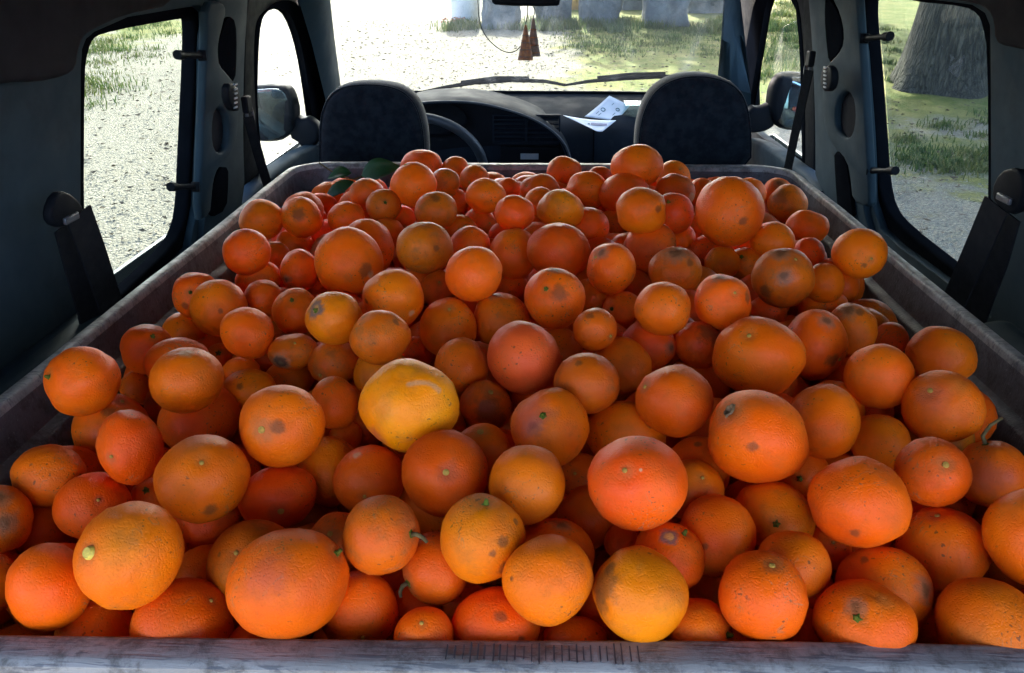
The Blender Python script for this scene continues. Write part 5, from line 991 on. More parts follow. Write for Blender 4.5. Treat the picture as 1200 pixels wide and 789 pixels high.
DEEP = [(-0.383,0.421,1.125,0.0341,"second shadowed orange deep in the gap below the streaked orange at the left edge"),
(-0.080,0.539,1.201,0.0366,"shadowed orange deep in the gap below the pink orange with a round button"),
(0.292,0.422,1.157,0.0340,"shadowed orange deep lower left of the wide orange in the right front corner"),
(-0.417,0.570,1.187,0.0350,"shadowed orange deep upper left of the orange with a dark pit by the left rim"),
(0.192,0.462,1.166,0.0366,"shadowed orange deep in the gap right of the orange with a pale button on top"),
(-0.376,0.714,1.181,0.0351,"shadowed orange deep in the gap upper left of the wide orange behind the left pair"),
(-0.361,0.454,1.174,0.0354,"shadowed orange deep in the gap lower left of the big yellow-stemmed orange"),
(0.250,0.526,1.190,0.0373,"shadowed orange deep in the gap lower left of the big glossy orange on the right"),
(0.420,0.705,1.191,0.0347,"shadowed orange deep in the gap lower right of the wrinkled orange at the right wall"),
(0.325,0.532,1.153,0.0370,"shadowed orange deep lower left of the deep red orange with a pale fleck"),
(-0.340,0.579,1.181,0.0361,"shadowed orange deep in the gap lower right of the upright reddish orange on the left"),
(0.370,0.647,1.198,0.0362,"shadowed orange deep in the gap above the orange with a raised tan button"),
(0.383,0.494,1.189,0.0396,"shadowed orange deep in the gap below the orange at the right picture edge"),
(-0.273,0.555,1.199,0.0385,"shadowed orange deep in the gap right of the large smooth orange on the left"),
(-0.213,0.429,1.151,0.0361,"shadowed orange deep in the gap lower left of the biggest front orange"),
(0.247,1.093,1.223,0.0340,"shadowed orange deep in the gap upper left of the tiny amber orange"),
(-0.202,0.541,1.172,0.0348,"shadowed orange deep in the gap lower right of the dented red orange"),
(0.419,0.941,1.189,0.0342,"shadowed orange deep in the gap above the round plain orange near the right wall"),
(-0.423,0.454,1.171,0.0353,"shadowed orange deep in the gap below the streaked orange at the left edge"),
(0.064,0.433,1.178,0.0348,"shadowed orange deep in the gap lower left of the yellow orange with a bruised side"),
(0.164,0.613,1.219,0.0361,"shadowed orange deep in the gap left of the big navel orange"),
(0.184,0.548,1.183,0.0357,"shadowed orange deep in the gap left of the yellowish orange under the navel orange"),
(-0.297,0.453,1.197,0.0392,"shadowed orange deep in the gap below the big yellow-stemmed orange"),
(0.404,0.785,1.179,0.0349,"shadowed orange deep lower right of the round plain orange near the right wall"),
(0.410,0.561,1.187,0.0396,"shadowed orange deep in the gap upper left of the orange at the right picture edge"),
(0.343,0.584,1.190,0.0362,"shadowed orange deep in the gap below the orange with a raised tan button"),
(-0.100,0.608,1.217,0.0392,"shadowed orange deep in the gap lower right of the big yellow scarred orange"),
(-0.416,1.526,1.183,0.0361,"shadowed orange deep upper right of the red orange in the rear left corner"),
(0.326,0.729,1.207,0.0347,"shadowed orange deep lower left of the round plain orange near the right wall"),
(-0.296,0.766,1.213,0.0348,"shadowed orange deep in the gap left of the spotted brown orange"),
(0.239,0.712,1.205,0.0352,"shadowed orange deep in the gap below the large glossy pitted orange"),
(-0.126,0.430,1.151,0.0353,"shadowed orange deep in the gap lower right of the biggest front orange"),
(-0.362,0.797,1.193,0.0345,"shadowed orange deep in the gap upper right of the glossy red orange on the left"),
(0.384,0.877,1.199,0.0392,"shadowed orange deep upper left of the round plain orange near the right wall"),
(-0.065,0.715,1.226,0.0367,"shadowed orange deep in the gap above the brown orange with a black patch"),
(-0.410,1.439,1.186,0.0343,"shadowed orange deep in the gap right of the red orange in the rear left corner"),
(0.282,0.949,1.217,0.0372,"shadowed orange deep in the gap lower left of the grey-scarred orange"),
(0.075,0.502,1.145,0.0348,"shadowed orange deep in the gap upper left of the yellow orange with a bruised side"),
(-0.262,0.659,1.182,0.0349,"shadowed orange deep in the gap lower left of the orange with a rough stem pit"),
(0.084,1.049,1.229,0.0341,"shadowed orange deep in the gap upper left of the dark-capped orange"),
(-0.007,0.422,1.158,0.0341,"shadowed orange deep in the gap lower right of the orange with one round brown spot"),
(0.198,0.931,1.230,0.0358,"shadowed orange deep in the gap lower right of the grey-topped orange"),
(0.166,0.855,1.229,0.0353,"shadowed orange deep in the gap lower right of the plain round orange right of centre"),
(-0.340,1.232,1.198,0.0357,"shadowed orange deep lower right of the red orange in the rear left corner"),
(0.108,0.643,1.209,0.0369,"shadowed orange deep lower left of the orange with a dot at its left end"),
(0.051,0.632,1.182,0.0343,"shadowed orange deep in the gap upper left of the big dark red orange"),
(-0.119,0.811,1.210,0.0342,"shadowed orange deep in the gap right of the brown orange in the centre left"),
(-0.302,1.105,1.212,0.0364,"shadowed orange deep in the gap upper left of the large rear left orange"),
(-0.003,1.121,1.230,0.0355,"shadowed orange deep in the gap left of the big frosty-topped orange"),
(-0.027,0.585,1.203,0.0344,"shadowed orange deep upper left of the smooth bright orange front of the mottled one"),
(0.414,1.059,1.195,0.0399,"shadowed orange deep in the gap right of the grey-scarred orange"),
(-0.403,1.594,1.175,0.0364,"shadowed orange deep in the gap left of the small tan orange under the leaf"),
(0.011,0.667,1.225,0.0362,"shadowed orange deep in the gap above the mottled orange with a green stem"),
(-0.175,0.483,1.175,0.0348,"shadowed orange deep in the gap upper right of the biggest front orange"),
(0.131,1.089,1.227,0.0350,"shadowed orange deep in the gap left of the wrinkled rear orange"),
(0.265,0.593,1.176,0.0383,"shadowed orange deep in the gap left of the big glossy orange on the right"),
(0.123,0.422,1.148,0.0378,"shadowed orange deep lower left of the orange with a pale button on top"),
(0.252,1.198,1.219,0.0383,"shadowed orange deep in the gap lower left of the huge rear orange"),
(-0.236,0.863,1.222,0.0343,"shadowed orange deep upper right of the yellow orange with a green stem pit"),
(-0.322,0.675,1.198,0.0360,"shadowed orange deep in the gap upper right of the wide orange behind the left pair"),
(-0.217,0.598,1.214,0.0359,"shadowed orange deep in the gap lower right of the orange with a rough stem pit"),
(0.139,0.796,1.229,0.0387,"shadowed orange deep in the gap below the plain round orange right of centre"),
(-0.034,0.480,1.205,0.0343,"shadowed orange deep in the gap lower right of the speckled yellow orange"),
(-0.074,0.851,1.229,0.0341,"shadowed orange deep in the gap below the plain dark orange in the middle"),
(-0.204,0.488,1.107,0.0384,"shadowed orange deep in the gap below the biggest front orange"),
(-0.232,0.773,1.195,0.0341,"shadowed orange deep in the gap lower left of the orange with a dry leaf scrap"),
(-0.289,0.834,1.200,0.0365,"shadowed orange deep in the gap above the spotted brown orange"),
(0.376,0.586,1.132,0.0344,"shadowed orange deep upper right of the deep red orange with a pale fleck"),
(-0.341,1.559,1.188,0.0371,"shadowed orange deep in the gap upper right of the small tan orange under the leaf"),
(0.046,0.579,1.148,0.0366,"shadowed orange deep in the gap lower left of the big dark red orange"),
(0.365,0.516,1.092,0.0349,"shadowed orange deep in the gap left of the wide orange in the right front corner"),
(-0.027,1.585,1.194,0.0371,"shadowed orange deep in the gap right of the amber rear middle orange"),
(0.070,0.777,1.220,0.0374,"shadowed orange deep in the gap below the small bright orange"),
(0.221,0.653,1.207,0.0344,"shadowed orange deep in the gap upper right of the big navel orange"),
(0.348,0.839,1.141,0.0341,"shadowed orange deep in the gap left of the round plain orange near the right wall"),
(-0.187,0.809,1.228,0.0377,"shadowed orange deep in the gap upper left of the brown orange in the centre left"),
(-0.196,0.660,1.205,0.0358,"shadowed orange deep in the gap right of the orange with a rough stem pit"),
(-0.297,0.426,1.131,0.0351,"shadowed orange deep lower left of the orange left of the front corner big one"),
(-0.417,0.500,1.116,0.0342,"second shadowed orange deep lower right of the streaked orange at the left edge"),
(0.419,0.614,1.088,0.0351,"shadowed orange deep in the gap right of the deep red orange with a pale fleck"),
(-0.183,1.123,1.203,0.0371,"shadowed orange deep in the gap lower left of the orange with a green fleck"),
(-0.098,1.540,1.200,0.0391,"shadowed orange deep in the gap upper right of the amber rear middle orange"),
(-0.333,1.395,1.200,0.0377,"shadowed orange deep in the gap lower left of the small tan orange under the leaf"),
(-0.141,0.578,1.174,0.0352,"shadowed orange deep lower right of the orange left of the pink buttoned one"),
(0.311,1.106,1.216,0.0386,"shadowed orange deep in the gap upper left of the grey-scarred orange"),
(0.279,0.800,1.217,0.0364,"shadowed orange deep in the gap right of the large glossy pitted orange"),
(0.086,0.538,1.194,0.0348,"shadowed orange deep in the gap below the big dark red orange"),
(0.262,0.481,1.136,0.0395,"shadowed orange deep in the gap upper right of the lumpy orange at the front rim"),
(-0.423,0.777,1.183,0.0383,"shadowed orange deep in the gap left of the glossy red orange on the left"),
(-0.422,0.745,1.124,0.0359,"shadowed orange deep in the gap right of the upright reddish orange on the left"),
(-0.375,0.542,1.145,0.0344,"shadowed orange deep in the gap upper left of the big yellow-stemmed orange"),
(0.223,0.536,1.134,0.0340,"shadowed orange deep upper right of the orange with a pale button on top"),
(0.359,1.262,1.202,0.0392,"shadowed orange deep in the gap lower right of the huge rear orange"),
(0.066,0.940,1.230,0.0384,"shadowed orange deep in the gap lower left of the dark-capped orange"),
(-0.061,0.437,1.119,0.0355,"shadowed orange deep in the gap lower left of the orange with one round brown spot"),
(0.010,0.982,1.213,0.0352,"shadowed orange deep in the gap upper left of the orange with a purple bruise"),
(-0.024,1.522,1.202,0.0345,"shadowed orange deep in the gap upper right of the red rear middle orange"),
(0.341,1.027,1.211,0.0379,"shadowed orange deep in the gap lower right of the grey-scarred orange"),
(-0.135,0.502,1.127,0.0359,"shadowed orange deep in the gap below the brown orange with a green stem"),
(0.116,1.147,1.204,0.0372,"shadowed orange deep in the gap above the dark-capped orange"),
(0.224,0.787,1.139,0.0353,"shadowed orange deep in the gap upper left of the big navel orange"),
(-0.358,0.476,1.104,0.0381,"shadowed orange deep left of the orange left of the front corner big one")]
def ico(sub):
    bm = bmesh.new(); bmesh.ops.create_icosphere(bm, subdivisions=sub, radius=1); bm.verts.ensure_lookup_table()
    v = np.array([q.co[:] for q in bm.verts]); f = [[q.index for q in p.verts] for p in bm.faces]; bm.free(); return v, f
ICO = {3: ico(3), 4: ico(4), 5: ico(5)}
CAMP = np.array((0, 0, 1.6))
def orange_mesh(P, rad, kx, ky, axis, seed, sub, creases, dim):
    rg = np.random.default_rng(seed); v, f = ICO[sub]; n = v / np.linalg.norm(v, axis=1)[:, None]
    rr = np.ones(len(n))
    for _ in range(5):
        d = rg.normal(size=3); d /= np.linalg.norm(d); k = rg.uniform(1.2, 3.4); rr += rg.uniform(.006, .018) * np.sin(k * (n @ d) * 2 + rg.uniform(0, 6))
    for _ in range(8):
        d = rg.normal(size=3); d /= np.linalg.norm(d); k = rg.uniform(5, 10); rr += .0032 * np.sin(k * (n @ d) * 2 + rg.uniform(0, 6))
    ca = n @ axis; ang = np.arccos(np.clip(ca, -1, 1)); oth = math.pi - ang
    rr += -.055 * dim * np.exp(-(ang / .16) ** 2) + .010 * np.exp(-((ang - .42) / .2) ** 2) - .03 * np.exp(-(oth / .14) ** 2)
    rr *= 1 - rg.uniform(0, .07) * ca ** 2
    e1 = np.cross(axis, [.31, .74, .59]); e1 /= np.linalg.norm(e1); e2 = np.cross(axis, e1)
    phi = np.arctan2(n @ e2, n @ e1); nl = rg.integers(6, 10)
    rr += .006 * np.sin(nl * phi + rg.uniform(0, 6)) * np.exp(-((ang - .35) / .25) ** 2)          # faint furrows round the stem
    for d, L_ in creases:
        d = np.array(d); t = np.cross(d, [0.2, -.3, .93]); t /= np.linalg.norm(t); t2 = np.cross(d, t)
        a = n @ t; b_ = n @ t2; fr = (n @ d) > 0
        rr -= fr * .045 * np.exp(-((a - .25 * b_ * b_) / .055) ** 2) * np.exp(-(b_ / max(L_, .3)) ** 4)
        rr += fr * .018 * np.exp(-((np.abs(a - .25 * b_ * b_) - .12) / .07) ** 2) * np.exp(-(b_ / max(L_, .3)) ** 4)
    view = (P - CAMP) / np.linalg.norm(P - CAMP); c1 = np.cross(view, [0, 0, 1.]); c1 /= np.linalg.norm(c1); c2 = np.cross(c1, view)
    w_ = n * rr[:, None]; a = w_ @ c1; b_ = w_ @ c2; q = w_ @ view
    out = (a[:, None] * c1 * kx + b_[:, None] * c2 * ky + q[:, None] * view * (kx + ky) / 2) * rad
    me = bpy.data.meshes.new('orange'); me.vertices.add(len(out)); me.vertices.foreach_set('co', out.astype(np.float32).ravel())
    ff = np.array(f, np.int32); me.loops.add(ff.size); me.loops.foreach_set('vertex_index', ff.ravel()); me.polygons.add(len(ff))
    me.polygons.foreach_set('loop_start', np.arange(0, ff.size, 3, dtype=np.int32)); me.polygons.foreach_set('loop_total', np.full(len(ff), 3, np.int32))
    me.polygons.foreach_set('use_smooth', np.ones(len(ff), bool)); me.update(); me.validate()
    def surf(d):
        d = np.array(d, float); d /= np.linalg.norm(d); i = int(np.argmax(n @ d)); return Vector(out[i])
    return me, surf
def frame(d):
    d = Vector(d).normalized(); a = d.orthogonal().normalized(); return d, a, d.cross(a)
BROWN = (.13, .045, .012); GREY = (.24, .125, .06); PALE = (.58, .25, .08); BLUSH = (.50, .075, .03)
for i, (x, y, z, rad, kx, ky, colr, marks, label) in enumerate(ORANGES):
    P = np.array((x, y, z)); rg = random.Random(i * 7 + 1)
    axis = np.array([rg.gauss(0, 1), rg.gauss(0, 1) + .8, rg.gauss(0, 1) - .8]); axis /= np.linalg.norm(axis)
    spots = []; creases = []; stem = None
    for (t, a, b_, c, s) in marks:
        d = (a, b_, c)
        if t in ('button', 'green', 'twig', 'cut', 'navel'):
            if stem is None or t in ('twig', 'cut', 'navel', 'green'): stem = (t, d, s)
            axis = np.array(d) / np.linalg.norm(d); spots.append((d, s * 1.9, (.40, .12, .025) if colr != 'r' else (.42, .08, .025), .6, .55))
        elif t == 'spot': spots.append((d, s, BROWN, .45, .68))
        elif t == 'scar': spots += [(d, s, GREY, .5, .6), (d, s * .45, BROWN, .5, .7)]
        elif t == 'ring': spots += [(d, s, (.17, .10, .07), .35, .85), (d, s * .45, (.62, .24, .05), .4, .95)]
        elif t == 'eye': spots += [(d, s * 1.2, (.36, .22, .10), .4, .5), (d, s * .85, (.06, .035, .02), .4, .85), (d, s * .3, (.22, .12, .05), .5, .7)]
        elif t == 'blush': spots.append((d, s, BLUSH, .8, .6))
        elif t == 'fleck': spots.append((d, s, (.62, .36, .16), .5, .6))
        elif t == 'crease': creases.append((d, s)); spots.append((d, s * .35, (.30, .13, .03), .9, .3))
        elif t == 'scarline':
            dv = Vector(d); u_ = dv.cross(Vector((.2, .5, .8))).normalized()
            for k in range(-4, 5): q = (dv + u_ * k * .085 + dv.cross(u_) * (.006 * k * k)).normalized(); spots.append((tuple(q), .06, PALE, .7, .75))
    if stem is None and rg.random() < .34:
        vw = (CAMP - P) / np.linalg.norm(CAMP - P); d = vw * .8 + np.array([rg.gauss(0, .45), rg.gauss(0, .3), rg.gauss(.25, .45)]); d /= np.linalg.norm(d); axis = d
        stem = ('button' if rg.random() < .7 else 'green', tuple(d), .085); spots.append((tuple(d), .17, (.42, .11, .02), .7, .5))
    near = rad / max(.3, float(np.linalg.norm(P - CAMP)))
    sub = 4 if near > .022 else 3
    me, surf = orange_mesh(P, rad, kx, ky, axis, i + 100, sub, creases, 1.0 if stem else .8)
    o = link_obj('orange', me, peel('orange_peel_marked', colr, spots) if spots else PM[colr]); o.location = (x, y, z)
    tag(o, label, 'orange', 'oranges heaped in the crate')
    if stem:
        t, d, s = stem; p = surf(d); dn, ea, eb = frame(d); sz = max(s * rad, .0022)
        if t == 'button':
            r0 = min(sz, .0045) * .62; V, F = tube([p - dn * .002, p + dn * .0009, p + dn * .0014], [r0, r0, r0 * .6], 12); k = mesh('stem_button', V, F, M['stemtan'], None, True, 50)
        elif t == 'cut':
            r0 = .0042; V, F = tube([p - dn * .003, p + dn * .002, p + dn * .0036], [r0 * 1.1, r0, r0 * .75], 12); k = mesh('cut_stem', V, F, M['stempale'], None, True, 50)
        elif t in ('green', 'twig'):
            V = [p + dn * .0016]; F = []; r0 = min(max(sz, .004), .0068); n_ = 10
            for q in range(n_):
                a = 2 * math.pi * q / n_; r1 = r0 * (1 if q % 2 == 0 else .5); V.append(p + (ea * math.cos(a) + eb * math.sin(a)) * r1 + dn * (.0004 if q % 2 else -.0002))
            for q in range(n_): F.append((0, 1 + q, 1 + (q + 1) % n_))
            for q in range(n_): V.append(V[1 + q] - dn * .003)
            for q in range(n_): F.append((1 + q, 1 + (q + 1) % n_, 11 + (q + 1) % n_, 11 + q))
            k = mesh('calyx', V, F, M['stemgreen'])
            side = Vector((.3, -.2, -.5)) if t == 'twig' else Vector((0, 0, .2)); L_ = .013 if t == 'twig' else .005
            if 'dry twig' in label: side = Vector((.9, 0, .5)); L_ = .022
            V, F = tube([p, p + dn * L_ * .35, p + dn * L_ * .6 + side * L_ * .35, p + dn * L_ * .7 + side * L_ * .8], [.0019, .0016, .0014, .0011], 8)
            mm = mesh('twig', V, F, M['twig'] if t == 'twig' else M['stemgreen'], None, True); mm.parent = k
        else:
            V = []; F = []; r0 = sz * .75; n_ = 18
            for rr_, hh in ((1.1, -.0004), (.95, .0012), (.75, .0008), (.55, -.0012), (.25, -.0018)):
                for q in range(n_): a = 2 * math.pi * q / n_; w_ = 1 + .12 * math.sin(5 * a + rr_ * 9); V.append(p + (ea * math.cos(a) + eb * math.sin(a) * .7) * r0 * rr_ * w_ + dn * (hh + .0004 * math.sin(7 * a)) + dn * .0022)
            for a in range(4):
                for q in range(n_): F.append((a * n_ + q, a * n_ + (q + 1) % n_, (a + 1) * n_ + (q + 1) % n_, (a + 1) * n_ + q))
            F.append(tuple(range(4 * n_, 5 * n_))); k = mesh('navel', V, F, M['naveldark'], None, True)
        k.parent = o
for i, (x, y, z, rad, label) in enumerate(DEEP):
    rg = random.Random(i + 900); ax = np.array([rg.gauss(0, 1), rg.gauss(0, 1), rg.gauss(0, 1)]); ax /= np.linalg.norm(ax)
    me, _ = orange_mesh(np.array((x, y, z)), rad, 1, rg.uniform(.9, 1), ax, i + 5000, 3, [], .8)
    o = link_obj('orange', me, PM[rg.choice('oorrb')]); o.location = (x, y, z); tag(o, label, 'orange', 'oranges deep in the gaps')

